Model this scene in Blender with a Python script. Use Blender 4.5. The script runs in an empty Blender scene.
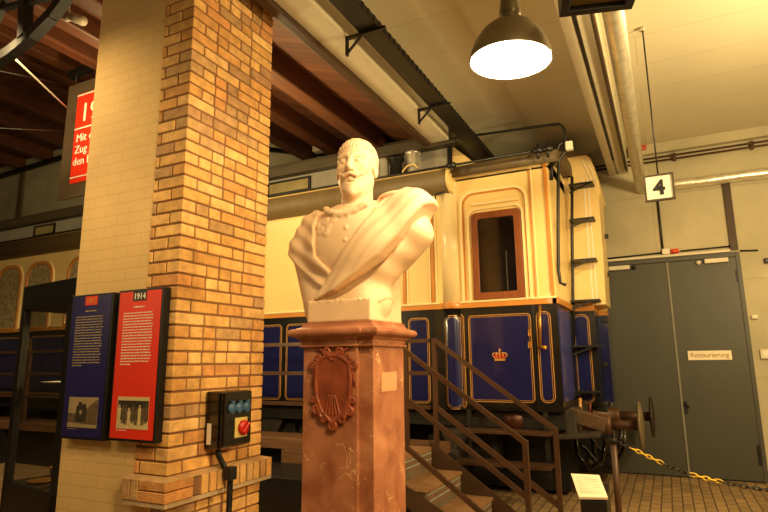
import bpy, bmesh, math, random
import numpy as np
from mathutils import Vector, Matrix
random.seed(7)
PI = math.pi
COL = bpy.context.scene.collection

# ------------------------------------------------------------------ camera
CAM_H, FPX = 1.55, 560.0
PITCH, ROLL, YAW = math.radians(10.75), math.radians(-0.6), math.radians(-26.4)
_f = Vector((math.sin(YAW)*math.cos(PITCH), math.cos(YAW)*math.cos(PITCH), math.sin(PITCH)))
_r0 = Vector((math.cos(YAW), -math.sin(YAW), 0)); _u0 = _r0.cross(_f)
CR = _r0*math.cos(ROLL) + _u0*math.sin(ROLL); CU = _u0*math.cos(ROLL) - _r0*math.sin(ROLL); CF = _f
CO = Vector((0, 0, CAM_H))
cam_d = bpy.data.cameras.new('camera'); cam = bpy.data.objects.new('camera', cam_d); COL.objects.link(cam)
cam.matrix_world = Matrix(((CR.x, CU.x, -CF.x, 0), (CR.y, CU.y, -CF.y, 0), (CR.z, CU.z, -CF.z, CAM_H), (0, 0, 0, 1)))
cam_d.sensor_width = 36; cam_d.lens = FPX/768*36; cam_d.clip_start = .05; cam_d.clip_end = 100
bpy.context.scene.camera = cam
def ray(x, y): return CR*((x-384)/FPX) - CU*((y-256)/FPX) + CF
def aY(x, y, Y): d = ray(x, y); return CO + d*(Y/d.y)
def aX(x, y, X): d = ray(x, y); return CO + d*(X/d.x)
def aZ(x, y, Z): d = ray(x, y); return CO + d*((Z-CAM_H)/d.z)

# ------------------------------------------------------------------ materials
def newmat(name):
    m = bpy.data.materials.new(name); m.use_nodes = True
    nt = m.node_tree; return m, nt, nt.nodes['Principled BSDF']
def srgb(c):
    return tuple(((v/12.92) if v <= .04045 else ((v+.055)/1.055)**2.4) for v in c)
def mat(name, col, rough=.6, metal=0., var=.12, scale=6., bump=0., bscale=40., stretch=None, emit=None, spec=.5, coat=0., attr=False, var2=None):
    m, nt, b = newmat(name); N, L = nt.nodes, nt.links
    b.inputs['Roughness'].default_value = rough; b.inputs['Metallic'].default_value = metal
    b.inputs['Specular IOR Level'].default_value = spec; b.inputs['Coat Weight'].default_value = coat
    tc = N.new('ShaderNodeTexCoord'); mp = N.new('ShaderNodeMapping'); L.new(tc.outputs['Object'], mp.inputs[0])
    if stretch: mp.inputs['Scale'].default_value = stretch
    nz = N.new('ShaderNodeTexNoise'); nz.inputs['Scale'].default_value = scale; nz.inputs['Detail'].default_value = 5
    L.new(mp.outputs[0], nz.inputs['Vector'])
    rp = N.new('ShaderNodeValToRGB'); L.new(nz.outputs['Fac'], rp.inputs[0])
    c = srgb(col); lo = tuple(v*(1-var) for v in c); hi = tuple(min(1, v*(1+var)) for v in c)
    if var2: hi = srgb(var2)
    rp.color_ramp.elements[0].position = .3; rp.color_ramp.elements[1].position = .7
    rp.color_ramp.elements[0].color = (*lo, 1); rp.color_ramp.elements[1].color = (*hi, 1)
    out = rp.outputs[0]
    if attr:
        at = N.new('ShaderNodeVertexColor'); at.layer_name = 'tint'
        mx = N.new('ShaderNodeMix'); mx.data_type = 'RGBA'; mx.blend_type = 'MULTIPLY'; mx.inputs[0].default_value = 1
        L.new(out, mx.inputs[6]); L.new(at.outputs[0], mx.inputs[7]); out = mx.outputs[2]
    L.new(out, b.inputs['Base Color'])
    if bump:
        n2 = N.new('ShaderNodeTexNoise'); n2.inputs['Scale'].default_value = bscale; n2.inputs['Detail'].default_value = 6
        L.new(mp.outputs[0], n2.inputs['Vector'])
        bp = N.new('ShaderNodeBump'); bp.inputs['Strength'].default_value = bump; bp.inputs['Distance'].default_value = .02
        L.new(n2.outputs['Fac'], bp.inputs['Height']); L.new(bp.outputs[0], b.inputs['Normal'])
    if emit:
        b.inputs['Emission Color'].default_value = (*emit[0], 1); b.inputs['Emission Strength'].default_value = emit[1]
    return m
M = {}
M['mortar'] = mat('mortar', (.52, .37, .25), .95, bump=.3)
M['brick'] = mat('brick', (.93, .88, .8), .85, var=.22, scale=14, bump=.35, bscale=60, attr=True)
M['ledge_stone'] = mat('ledge_stone', (.72, .62, .5), .85, bump=.3)
M['steel_dark'] = mat('steel_dark', (.10, .09, .08), .5, .3)
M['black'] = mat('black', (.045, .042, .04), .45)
M['black_gloss'] = mat('black_gloss', (.03, .028, .03), .22, coat=.4)
M['cream'] = mat('cream', (.91, .79, .53), .38, var=.05, scale=2, coat=.25)
M['cream_light'] = mat('cream_light', (.95, .86, .65), .25, var=.03)
M['ochre'] = mat('ochre', (.76, .50, .20), .4, var=.08, coat=.2)
M['gold'] = mat('gold', (.74, .54, .29), .4, .2, var=.1)
M['blue'] = mat('blue', (.08, .092, .29), .22, var=.1, scale=2, coat=.5)
M['coach_black'] = mat('coach_black', (.05, .045, .045), .3, coat=.3)
M['wood_frame'] = mat('wood_frame', (.50, .265, .115), .4, var=.25, scale=8, stretch=(6, 6, .6), coat=.3)
M['roof_grey'] = mat('roof_grey', (.45, .40, .31), .6, var=.12, scale=3)
M['roof_side'] = mat('roof_side', (.62, .60, .55), .6, var=.08)
M['under'] = mat('under', (.10, .085, .07), .6, .2, var=.35, bump=.2)
M['under_light'] = mat('under_light', (.22, .19, .16), .6, .2, var=.3)
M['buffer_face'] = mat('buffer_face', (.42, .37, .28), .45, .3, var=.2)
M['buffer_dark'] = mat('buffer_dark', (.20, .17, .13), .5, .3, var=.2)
M['brass'] = mat('brass', (.72, .52, .24), .3, .8)
M['rail_brown'] = mat('rail_brown', (.30, .20, .13), .45, .2, var=.15)
M['tread_wood'] = mat('tread_wood', (.55, .41, .28), .6, var=.2, scale=5, stretch=(1, 8, 8), bump=.15)
M['stringer'] = mat('stringer', (.25, .165, .10), .55, var=.2)
M['platform_wood'] = mat('platform_wood', (.42, .29, .19), .6, var=.25, scale=4, stretch=(.5, 6, 6))
M['door_grey'] = mat('door_grey', (.275, .27, .24), .5, var=.06, scale=1.5)
M['white'] = mat('white', (.9, .88, .82), .5, var=.03)
M['plastic_white'] = mat('plastic_white', (.85, .82, .74), .45, var=.04)
M['duct'] = mat('duct', (.90, .88, .82), .3, .7, var=.15, scale=12, bump=.25, bscale=18)
M['red'] = mat('red', (.90, .20, .10), .45, var=.05)
M['red_knob'] = mat('red_knob', (.75, .10, .07), .35)
M['blue_panel'] = mat('blue_panel', (.115, .10, .36), .4, var=.06)
M['socket_blue'] = mat('socket_blue', (.22, .36, .52), .4)
M['switch_cream'] = mat('switch_cream', (.80, .70, .42), .5)
M['yellow'] = mat('yellow', (.88, .72, .2), .45)
M['text_white'] = mat('text_white', (.93, .88, .82), .6, var=.02)
M['text_dark'] = mat('text_dark', (.06, .05, .04), .6, var=.02)
M['text_sepia'] = mat('text_sepia', (.62, .48, .25), .6, var=.05)
M['paper'] = mat('paper', (.97, .92, .82), .7, var=.03)
M['photo_sky'] = mat('photo_sky', (.63, .55, .43), .6, var=.15, scale=9)
M['photo_dark'] = mat('photo_dark', (.20, .16, .12), .6, var=.5, scale=45)
M['photo_mid'] = mat('photo_mid', (.38, .31, .23), .6, var=.5, scale=50)
M['photo_light'] = mat('photo_light', (.82, .74, .55), .6, var=.1, scale=30)
M['marble_white'] = mat('marble_white', (.88, .745, .60), .55, var=.07, scale=5, bump=.06, bscale=90)
M['wood_ceiling'] = mat('wood_ceiling', (.44, .24, .13), .65, var=.3, scale=3, stretch=(.6, 8, 1))
M['wood_joist'] = mat('wood_joist', (.36, .205, .12), .55, var=.3, scale=3, stretch=(8, .6, 8))
M['lamp_shade'] = mat('lamp_shade', (.34, .29, .20), .35, .4, var=.1)
M['lamp_inner'] = mat('lamp_inner', (.95, .93, .85), .6)
M['lamp_glow'] = mat('lamp_glow', (1, .97, .88), .5, emit=((1, .93, .76), 9.))
M['perforated'] = mat('perforated', (.33, .27, .20), .6, var=.3, scale=90)
M['crown_red'] = mat('crown_red', (.68, .12, .08), .45)
M['beam_paint'] = mat('beam_paint', (.78, .75, .66), .7, var=.04)
M['rust_red'] = mat('rust_red', (.40, .12, .07), .5)

def wood_boards(name, base, board, axis):      # planks across one axis, seen as thin dark joints
    m, nt, b = newmat(name); N, L = nt.nodes, nt.links
    tc = N.new('ShaderNodeTexCoord'); sp = N.new('ShaderNodeSeparateXYZ'); L.new(tc.outputs['Object'], sp.inputs[0])
    dv = N.new('ShaderNodeMath'); dv.operation = 'DIVIDE'; dv.inputs[1].default_value = board; L.new(sp.outputs[axis], dv.inputs[0])
    fr = N.new('ShaderNodeMath'); fr.operation = 'FRACT'; L.new(dv.outputs[0], fr.inputs[0])
    fl = N.new('ShaderNodeMath'); fl.operation = 'FLOOR'; L.new(dv.outputs[0], fl.inputs[0])
    wn = N.new('ShaderNodeTexWhiteNoise'); wn.noise_dimensions = '1D'; L.new(fl.outputs[0], wn.inputs['W'])
    gp = N.new('ShaderNodeMath'); gp.operation = 'GREATER_THAN'; gp.inputs[1].default_value = .07; L.new(fr.outputs[0], gp.inputs[0])
    rp = N.new('ShaderNodeValToRGB'); L.new(wn.outputs[0], rp.inputs[0]); c = srgb(base)
    rp.color_ramp.elements[0].color = (*[v*.7 for v in c], 1); rp.color_ramp.elements[1].color = (*[min(1, v*1.25) for v in c], 1)
    mx = N.new('ShaderNodeMix'); mx.data_type = 'RGBA'; L.new(gp.outputs[0], mx.inputs[0])
    mx.inputs[6].default_value = (*[v*.25 for v in c], 1); L.new(rp.outputs[0], mx.inputs[7])
    L.new(mx.outputs[2], b.inputs['Base Color']); b.inputs['Roughness'].default_value = .65
    return m
M['wood_boards'] = wood_boards('wood_boards', (.40, .235, .14), .11, 1)

def grid_mat(name, base, jcol, sx, sy, jw, rough=.8, var=.25, axes=(0, 1), off=.5, noise=.25, bump=.4, nscale=2.):
    m, nt, b = newmat(name); N, L = nt.nodes, nt.links
    tc = N.new('ShaderNodeTexCoord'); sp = N.new('ShaderNodeSeparateXYZ'); L.new(tc.outputs['Object'], sp.inputs[0])
    cb = N.new('ShaderNodeCombineXYZ'); L.new(sp.outputs[axes[0]], cb.inputs[0]); L.new(sp.outputs[axes[1]], cb.inputs[1])
    br = N.new('ShaderNodeTexBrick'); L.new(cb.outputs[0], br.inputs['Vector'])
    br.inputs['Scale'].default_value = 1; br.inputs['Brick Width'].default_value = sx; br.inputs['Row Height'].default_value = sy
    br.inputs['Mortar Size'].default_value = jw; br.inputs['Mortar Smooth'].default_value = .3; br.offset = off
    c = srgb(base)
    br.inputs['Color1'].default_value = (*[v*(1-var) for v in c], 1); br.inputs['Color2'].default_value = (*[min(1, v*(1+var)) for v in c], 1)
    br.inputs['Mortar'].default_value = (*srgb(jcol), 1)
    nz = N.new('ShaderNodeTexNoise'); nz.inputs['Scale'].default_value = nscale; nz.inputs['Detail'].default_value = 6; L.new(tc.outputs['Object'], nz.inputs['Vector'])
    rp = N.new('ShaderNodeValToRGB'); L.new(nz.outputs['Fac'], rp.inputs[0])
    rp.color_ramp.elements[0].position = .3; rp.color_ramp.elements[1].position = .7
    rp.color_ramp.elements[0].color = (1-noise, 1-noise, 1-noise, 1); rp.color_ramp.elements[1].color = (1, 1, 1, 1)
    mx = N.new('ShaderNodeMix'); mx.data_type = 'RGBA'; mx.blend_type = 'MULTIPLY'; mx.inputs[0].default_value = 1
    L.new(br.outputs[0], mx.inputs[6]); L.new(rp.outputs[0], mx.inputs[7]); L.new(mx.outputs[2], b.inputs['Base Color'])
    bp = N.new('ShaderNodeBump'); bp.inputs['Strength'].default_value = bump; bp.inputs['Distance'].default_value = .008; bp.invert = True
    L.new(br.outputs['Fac'], bp.inputs['Height']); L.new(bp.outputs[0], b.inputs['Normal'])
    b.inputs['Roughness'].default_value = rough
    return m
M['pavers'] = grid_mat('pavers', (.63, .52, .37), (.36, .28, .19), .21, .105, .008, axes=(1, 0), var=.18)
M['concrete'] = grid_mat('concrete', (.79, .755, .64), (.73, .69, .57), 2.4, 1.3, .006, axes=(0, 2), off=0., var=.05, noise=.3, bump=.3, nscale=1.3)
M['ceiling_paint'] = grid_mat('ceiling_paint', (.83, .80, .70), (.77, .735, .63), 30., .62, .008, axes=(0, 1), var=.02, noise=.10, bump=.2, nscale=.8)
M['painted_brick'] = grid_mat('painted_brick', (.90, .755, .52), (.87, .725, .485), .25, .078, .006, axes=(0, 2), var=.006, noise=.16, bump=.25)
M['mullion_panel'] = mat('mullion_panel', (.62, .58, .47), .7, var=.1, scale=1.2)

def marble_red():
    m, nt, b = newmat('marble_red'); N, L = nt.nodes, nt.links
    tc = N.new('ShaderNodeTexCoord')
    nz = N.new('ShaderNodeTexNoise'); nz.inputs['Scale'].default_value = 5; nz.inputs['Detail'].default_value = 8; nz.inputs['Distortion'].default_value = .6
    L.new(tc.outputs['Object'], nz.inputs['Vector'])
    rp = N.new('ShaderNodeValToRGB'); L.new(nz.outputs['Fac'], rp.inputs[0]); e = rp.color_ramp.elements
    e[0].position = .3; e[0].color = (*srgb((.50, .27, .18)), 1); e[1].position = .72; e[1].color = (*srgb((.74, .50, .37)), 1)
    # wandering pale veins
    vz = N.new('ShaderNodeTexNoise'); vz.inputs['Scale'].default_value = 5.5; vz.inputs['Detail'].default_value = 3; vz.inputs['Distortion'].default_value = 1.6
    L.new(tc.outputs['Object'], vz.inputs['Vector'])
    v = N.new('ShaderNodeValToRGB'); L.new(vz.outputs['Fac'], v.inputs[0]); ve = v.color_ramp.elements
    ve[0].position = .49; ve[0].color = (0, 0, 0, 1); ve[1].position = .51; ve[1].color = (0, 0, 0, 1)
    k = ve.new(.5); k.color = (1, 1, 1, 1)
    vm = N.new('ShaderNodeTexNoise'); vm.inputs['Scale'].default_value = 7; L.new(tc.outputs['Object'], vm.inputs['Vector'])
    vr = N.new('ShaderNodeValToRGB'); L.new(vm.outputs['Fac'], vr.inputs[0]); vr.color_ramp.elements[0].position = .5; vr.color_ramp.elements[1].position = .66
    mu = N.new('ShaderNodeMath'); mu.operation = 'MULTIPLY'; L.new(v.outputs[0], mu.inputs[0]); L.new(vr.outputs[0], mu.inputs[1])
    mx = N.new('ShaderNodeMix'); mx.data_type = 'RGBA'; L.new(mu.outputs[0], mx.inputs[0]); L.new(rp.outputs[0], mx.inputs[6]); mx.inputs[7].default_value = (*srgb((.93, .78, .58)), 1)
    L.new(mx.outputs[2], b.inputs['Base Color']); b.inputs['Roughness'].default_value = .34
    return m
M['marble_red'] = marble_red()
M['marble_carved'] = mat('marble_carved', (.52, .25, .15), .4, var=.25, scale=12)
def glass(name, tint, mixf, rough=.05):
    m, nt, b = newmat(name); N, L = nt.nodes, nt.links
    t = N.new('ShaderNodeBsdfTransparent'); t.inputs[0].default_value = (*tint, 1)
    g = N.new('ShaderNodeBsdfGlossy'); g.inputs['Roughness'].default_value = rough; g.inputs[0].default_value = (1, 1, 1, 1)
    x = N.new('ShaderNodeMixShader'); x.inputs[0].default_value = mixf
    L.new(t.outputs[0], x.inputs[1]); L.new(g.outputs[0], x.inputs[2]); L.new(x.outputs[0], N['Material Output'].inputs[0])
    return m
M['cabinet_glass'] = glass('cabinet_glass', (.72, .72, .70), .06)
M['window_dark'] = mat('window_dark', (.07, .05, .04), .08, var=.5, scale=5, stretch=(6, 1, .6), spec=.8)
M['window_reflect'] = mat('window_reflect', (.62, .56, .43), .25, var=.35, scale=14)  # pane colour is lightened to carry painted-in yellowish reflections
M['window_amber'] = mat('window_amber', (.62, .56, .36), .3, var=.15)

# ------------------------------------------------------------------ mesh helpers
OFF = {}
def tagged(o, label=None, cat=None, group=None, kind=None):
    if label: o['label'] = label
    if cat: o['category'] = cat
    if group: o['group'] = group
    if kind: o['kind'] = kind
    return o
def thing(name, label, cat, loc=(0, 0, 0), group=None):
    o = bpy.data.objects.new(name, None); COL.objects.link(o); o.location = loc; o.empty_display_size = .1
    OFF[o.name] = Vector(loc); return tagged(o, label, cat, group)
class MB:
    def __init__(s): s.v = []; s.f = []; s.c = []; s.sm = []
    def add(s, vs, fs, col=None, smooth=False):
        n = len(s.v); s.v += [Vector(v) for v in vs]
        for f in fs: s.f.append([i+n for i in f]); s.c.append(col); s.sm.append(smooth)
        return s
    def box(s, x0, x1, y0, y1, z0, z1, col=None):
        x0, x1 = sorted((x0, x1)); y0, y1 = sorted((y0, y1)); z0, z1 = sorted((z0, z1))
        return s.add([(x0, y0, z0), (x1, y0, z0), (x1, y1, z0), (x0, y1, z0), (x0, y0, z1), (x1, y0, z1), (x1, y1, z1), (x0, y1, z1)],
              [(0, 3, 2, 1), (4, 5, 6, 7), (0, 1, 5, 4), (1, 2, 6, 5), (2, 3, 7, 6), (3, 0, 4, 7)], col)
    def bar(s, p, q, w, h, up=(0, 0, 1)):
        p, q = Vector(p), Vector(q); d = (q-p).normalized(); up = Vector(up)
        if abs(d.dot(up)) > .98: up = Vector((0, 1, 0))
        a = d.cross(up).normalized()*(w/2); b = a.cross(d).normalized()*(h/2)
        vs = [p-a-b, p+a-b, p+a+b, p-a+b, q-a-b, q+a-b, q+a+b, q-a+b]
        return s.add(vs, [(0, 3, 2, 1), (4, 5, 6, 7), (0, 1, 5, 4), (1, 2, 6, 5), (2, 3, 7, 6), (3, 0, 4, 7)])
    def tube(s, pts, r, n=8, closed=False, caps=True):
        pts = [Vector(p) for p in pts]; m = len(pts); rs = r if isinstance(r, (list, tuple)) else [r]*m
        ref = None; vs = []
        for i, p in enumerate(pts):
            if closed: t = pts[(i+1) % m]-pts[i-1]
            else: t = pts[min(i+1, m-1)]-pts[max(i-1, 0)]
            t.normalize()
            if ref is None:
                ref = Vector((0, 0, 1)) if abs(t.z) < .9 else Vector((1, 0, 0))
            a = t.cross(ref).normalized(); b = a.cross(t).normalized(); ref = b
            for k in range(n):
                an = 2*PI*k/n; vs.append(p + a*(math.cos(an)*rs[i]) + b*(math.sin(an)*rs[i]))
        fs = []
        for i in range(m if closed else m-1):
            j = (i+1) % m
            for k in range(n): fs.append((i*n+k, i*n+(k+1) % n, j*n+(k+1) % n, j*n+k))
        if caps and not closed: fs += [tuple(range(n))[::-1], tuple((m-1)*n+k for k in range(n))]
        return s.add(vs, fs, None, True)
    def cyl(s, p, q, r0, r1=None, n=20): return s.tube([p, q], [r0, r0 if r1 is None else r1], n)
    def lathe(s, prof, org, axis=(0, 0, 1), n=32, smooth=True, caps=True):
        ax = Vector(axis).normalized(); ref = Vector((1, 0, 0)) if abs(ax.x) < .9 else Vector((0, 0, 1))
        a = ax.cross(ref).normalized(); b = ax.cross(a); org = Vector(org); vs = []; m = len(prof)
        for (r, h) in prof:
            for k in range(n): an = 2*PI*k/n; vs.append(org+ax*h+a*(r*math.cos(an))+b*(r*math.sin(an)))
        fs = [(i*n+k, i*n+(k+1) % n, (i+1)*n+(k+1) % n, (i+1)*n+k) for i in range(m-1) for k in range(n)]
        if caps and prof[0][0] > 1e-5: fs.append(tuple(range(n))[::-1])
        if caps and prof[-1][0] > 1e-5: fs.append(tuple((m-1)*n+k for k in range(n)))
        return s.add(vs, fs, None, smooth)
    def prism(s, loop, axis, a, b, smooth=False):          # loop in the two other axes (in x,y,z order)
        def pt(u, v, w): return {0: (w, u, v), 1: (u, w, v), 2: (u, v, w)}[axis]
        n = len(loop); vs = [pt(u, v, a) for u, v in loop]+[pt(u, v, b) for u, v in loop]
        s.add(vs, [tuple(range(n))[::-1], tuple(range(n, 2*n))])
        k = len(s.v)-2*n
        for i in range(n):
            j = (i+1) % n; s.f.append([k+i, k+j, k+n+j, k+n+i]); s.c.append(None); s.sm.append(smooth)
        return s
    def ring(s, lo, li, axis, a, b):                       # flat ring between two matching loops, extruded a..b
        def pt(u, v, w): return {0: (w, u, v), 1: (u, w, v), 2: (u, v, w)}[axis]
        n = len(lo); vs = [pt(u, v, a) for u, v in lo]+[pt(u, v, a) for u, v in li]+[pt(u, v, b) for u, v in lo]+[pt(u, v, b) for u, v in li]
        fs = []
        for i in range(n):
            j = (i+1) % n
            fs += [(i, j, n+j, n+i), (2*n+i, 3*n+i, 3*n+j, 2*n+j), (i, 2*n+i, 2*n+j, j), (n+i, n+j, 3*n+j, 3*n+i)]
        return s.add(vs, fs)
    def sphere(s, c, r, n=16, m=10, sc=(1, 1, 1)):
        c = Vector(c); vs = [c+Vector((0, 0, -r*sc[2]))]
        for i in range(1, m):
            t = PI*i/m
            for k in range(n): p = 2*PI*k/n; vs.append(c+Vector((r*sc[0]*math.sin(t)*math.cos(p), r*sc[1]*math.sin(t)*math.sin(p), -r*sc[2]*math.cos(t))))
        vs.append(c+Vector((0, 0, r*sc[2]))); fs = []
        for k in range(n):
            fs.append((0, 1+(k+1) % n, 1+k)); fs.append((len(vs)-1, 1+(m-2)*n+k, 1+(m-2)*n+(k+1) % n))
            for i in range(m-2): fs.append((1+i*n+k, 1+i*n+(k+1) % n, 1+(i+1)*n+(k+1) % n, 1+(i+1)*n+k))
        return s.add(vs, fs, None, True)
    def build(s, name, m, parent=None, bevel=0, label=None, seg=2, fixn=True):
        off = OFF.get(parent.name, Vector((0, 0, 0))) if parent else Vector((0, 0, 0))
        me = bpy.data.meshes.new(name); me.from_pydata([tuple(v-off) for v in s.v], [], s.f)
        for p, sm in zip(me.polygons, s.sm): p.use_smooth = sm
        if any(c is not None for c in s.c):
            ca = me.color_attributes.new('tint', 'FLOAT_COLOR', 'CORNER')
            i = 0
            for f, c in zip(s.f, s.c):
                for _ in f: ca.data[i].color = (*(c or (1, 1, 1)), 1); i += 1
        if fixn:
            bm = bmesh.new(); bm.from_mesh(me); bmesh.ops.recalc_face_normals(bm, faces=bm.faces); bm.to_mesh(me); bm.free()
        me.materials.append(M[m] if isinstance(m, str) else m)
        o = bpy.data.objects.new(name, me); COL.objects.link(o)
        if parent: o.parent = parent
        OFF[o.name] = off
        if bevel:
            b = o.modifiers.new('bevel', 'BEVEL'); b.width = bevel; b.segments = seg; b.limit_method = 'ANGLE'
        if label: o['label'] = label
        return o
def structure(name, mb, m, bevel=0): o = mb.build(name, m, None, bevel); o['kind'] = 'structure'; return o
def rr(x0, x1, z0, z1, r, n=6, rt=None):                    # rounded rectangle loop
    rt = r if rt is None else rt; L = []
    for cx, cz, rad, a0 in ((x1-r, z0+r, r, -90), (x1-rt, z1-rt, rt, 0), (x0+rt, z1-rt, rt, 90), (x0+r, z0+r, r, 180)):
        for k in range(n+1): a = math.radians(a0+90*k/n); L.append((cx+rad*math.cos(a), cz+rad*math.sin(a)))
    return L
def text_mb(txt, size, origin, right, up, depth=.002, align='LEFT', spacing=1., shear=0., bold=0.):
    cu = bpy.data.curves.new('txt', 'FONT'); cu.body = txt; cu.size = size; cu.extrude = depth; cu.align_x = align; cu.shear = shear
    cu.space_character = spacing; cu.offset = bold; cu.resolution_u = 3
    o = bpy.data.objects.new('txt', cu); COL.objects.link(o)
    dg = bpy.context.evaluated_depsgraph_get(); me = bpy.data.meshes.new_from_object(o.evaluated_get(dg))
    right, up = Vector(right).normalized(), Vector(up).normalized(); nn = right.cross(up); org = Vector(origin)
    mb = MB(); mb.add([org+right*v.co.x+up*v.co.y+nn*v.co.z for v in me.vertices], [list(p.vertices) for p in me.polygons])
    bpy.data.objects.remove(o); bpy.data.curves.remove(cu); bpy.data.meshes.remove(me)
    return mb
def copy_tree(o, parent=None):
    c = o.copy(); COL.objects.link(c)
    if parent: c.parent = parent
    for ch in list(o.children): copy_tree(ch, c)
    return c
# ================================================================== the hall
YW = 8.83; CEIL = 4.66
mb = MB().box(-22, 6, -4, YW+.3, -.2, 0); structure('floor', mb, 'pavers')
DX0, DX1 = aY(604.5, 264, YW).x, aY(741, 300, YW).x
DZ = aY(667, 261, YW).z
mb = MB(); mb.box(-22, DX0-.05, YW, YW+.3, 0, 9); mb.box(DX1+.05, 6, YW, YW+.3, 0, 9); mb.box(DX0-.05, DX1+.05, YW, YW+.3, DZ+.05, 9)
structure('wall_back', mb, 'concrete')
structure('wall_right', MB().box(5.6, 5.9, -4, YW, 0, 5), 'concrete')
structure('wall_left', MB().box(-22, -21.7, -4, YW, 0, 9), 'concrete')
structure('ceiling', MB().box(-2.25, 5.9, -4, YW, CEIL, CEIL+.2), 'ceiling_paint')
def roof_z(x): return 4.50+.355*(-2.5-x) if x > -10.5 else 7.34-.03*(-10.5-x)
mb = MB()
for xa, xb in ((-2.45, -10.5), (-10.5, -22)):
    mb.add([(xa, -4, roof_z(xa)), (xb, -4, roof_z(xb)), (xb, YW, roof_z(xb)), (xa, YW, roof_z(xa)),
            (xa, -4, roof_z(xa)+.15), (xb, -4, roof_z(xb)+.15), (xb, YW, roof_z(xb)+.15), (xa, YW, roof_z(xa)+.15)],
           [(0, 3, 2, 1), (4, 5, 6, 7), (0, 1, 5, 4), (1, 2, 6, 5), (2, 3, 7, 6), (3, 0, 4, 7)])
structure('ceiling_wood', mb, 'wood_boards')
for i in range(15):
    x = -3.55-1.2*i; z = roof_z(x)
    structure('roof_joist', MB().box(x-.11, x+.11, -4, YW, z-.28, z+.04), 'wood_joist', .03)
structure('trim_1', MB().box(-2.56, -2.47, -4, 6.35, 4.26, 4.62), 'stringer', .01)
structure('trim_2', MB().box(-2.47, -2.22, -4, 6.35, 4.30, CEIL+.1), 'beam_paint', .008)
# right beam, with a recessed black channel along its underside
bx0 = aZ(560, 23, 4.3).x
mb = MB().box(bx0, bx0+.10, -4, YW, 4.3, CEIL); mb.box(bx0+.10, bx0+.13, -4, YW, 4.33, CEIL); mb.box(bx0+.13, bx0+.27, -4, YW, 4.3, CEIL)
structure('trim_3', mb, 'beam_paint', .006)
structure('trim_4', MB().box(bx0+.102, bx0+.128, -4, YW-.7, 4.296, 4.33), 'black')
# grey wall posts high on the back wall at the left
for px, py in ((20, 200), (96, 178)):
    p = aY(px, py, YW-.03); structure('trim_5', MB().box(p.x-.09, p.x+.09, YW-.06, YW-.001, 3.5, 7.0), mat('post_brown', (.42, .36, .25), .7) if px == 20 else M['mullion_panel'])
# concrete downstand at the top of the back wall
structure('trim_6', MB().box(bx0+.30, 5.6, YW-.10, YW-.001, 4.52, CEIL), 'concrete')

# ---- double door
door = thing('door_1', 'grey steel double door with closers in the concrete back wall', 'door', ((DX0+DX1)/2, YW, 0)); door['kind'] = 'structure'
del door['label'], door['category']
DM = aY(667, 262, YW).x
for k, (a, b) in enumerate(((DX0, DM-.012), (DM+.012, DX1))):
    leaf = MB().box(a, b, YW-.012, YW+.05, .015, DZ-.02).build('door_leaf', 'door_grey', door, .004)
    # closer
    ca, cb = (aY(609, 268, YW).x, aY(630, 268, YW).x) if k == 0 else (aY(704, 261, YW).x, aY(728, 261, YW).x)
    c = MB().box(ca, cb, YW-.075, YW-.012, DZ-.085, DZ-.025).build('door_closer', 'plastic_white', leaf, .006)
    kx = cb+.05 if k == 0 else ca-.07
    MB().lathe([(.0, 0), (.028, 0), (.028, .05), (0, .05)], (kx, YW-.062, DZ-.065), (0, 1, 0), 16).build('closer_arm_hub', 'plastic_white' if k else 'steel_dark', leaf)
    MB().box(a+.003 if k == 0 else b-.02, a+.02 if k == 0 else b-.003, YW-.03, YW-.012, DZ-.36, DZ-.2).build('hinge', 'steel_dark', leaf)
    MB().box(a+.003 if k == 0 else b-.035, a+.035 if k == 0 else b-.003, YW-.03, YW-.012, .22, .46).build('hinge', 'steel_dark', leaf)
mb = MB().box(DX0-.05, DX0, YW-.02, YW+.06, 0, DZ+.05); mb.box(DX1, DX1+.05, YW-.02, YW+.06, 0, DZ+.05); mb.box(DX0, DX1, YW-.02, YW+.06, DZ-.015, DZ+.05)
mb.build('door_frame', 'door_grey', door, .003)
MB().box(DM-.012, DM+.012, YW-.025, YW+.04, .015, DZ-.02).build('centre_strip', mat('strip_grey', (.52, .51, .46), .5), door)
hp = aY(685.5, 406, YW)
h = MB().box(hp.x-.022, hp.x+.022, YW-.03, YW-.012, hp.z-.10, hp.z+.06); h.bar((hp.x, YW-.06, hp.z+.03), (hp.x+.05, YW-.06, hp.z-.01), .02, .02); h.bar((hp.x, YW-.02, hp.z+.03), (hp.x, YW-.07, hp.z+.03), .02, .02)
h.build('door_handle', 'black', door)
# white rail and cable above the door
t = thing('door_header_conduit', 'white conduit strip running along the top of the grey double door', 'conduit', (DM, YW, DZ+.06))
MB().box(DX0-.02, DX1-.05, YW-.05, YW-.001, DZ+.052, DZ+.085).build('cable_duct', 'plastic_white', t, .004)
MB().box(DM-.05, DM+.05, YW-.08, YW-.001, DZ+.086, DZ+.17).build('junction_box', 'white', t, .01)
MB().lathe([(0, 0), (.03, 0), (.035, .1), (0, .1)], (DM+.06, YW-.06, DZ+.125), (1, 0, 0), 14).build('red_lamp_cap', mat('cap_red', (.85, .3, .16), .4), t)
MB().tube([(DX0-.02, YW-.03, DZ+.10), (DM-.06, YW-.03, DZ+.12)], .011).build('cable', 'black', t)
MB().tube([(DM+.18, YW-.03, DZ+.12), (DX1-.04, YW-.03, DZ+.13)], .011).build('cable', 'black', t)
c0, c1 = aY(740, 251, YW), aY(758, 250.5, YW)
tagged(MB().tube([(c0.x, YW-.012, c0.z), (c1.x, YW-.012, c1.z)], .012).build('cable_stub', 'black'), 'short black cable fixed to the wall right of the door top', 'cable')
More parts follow.
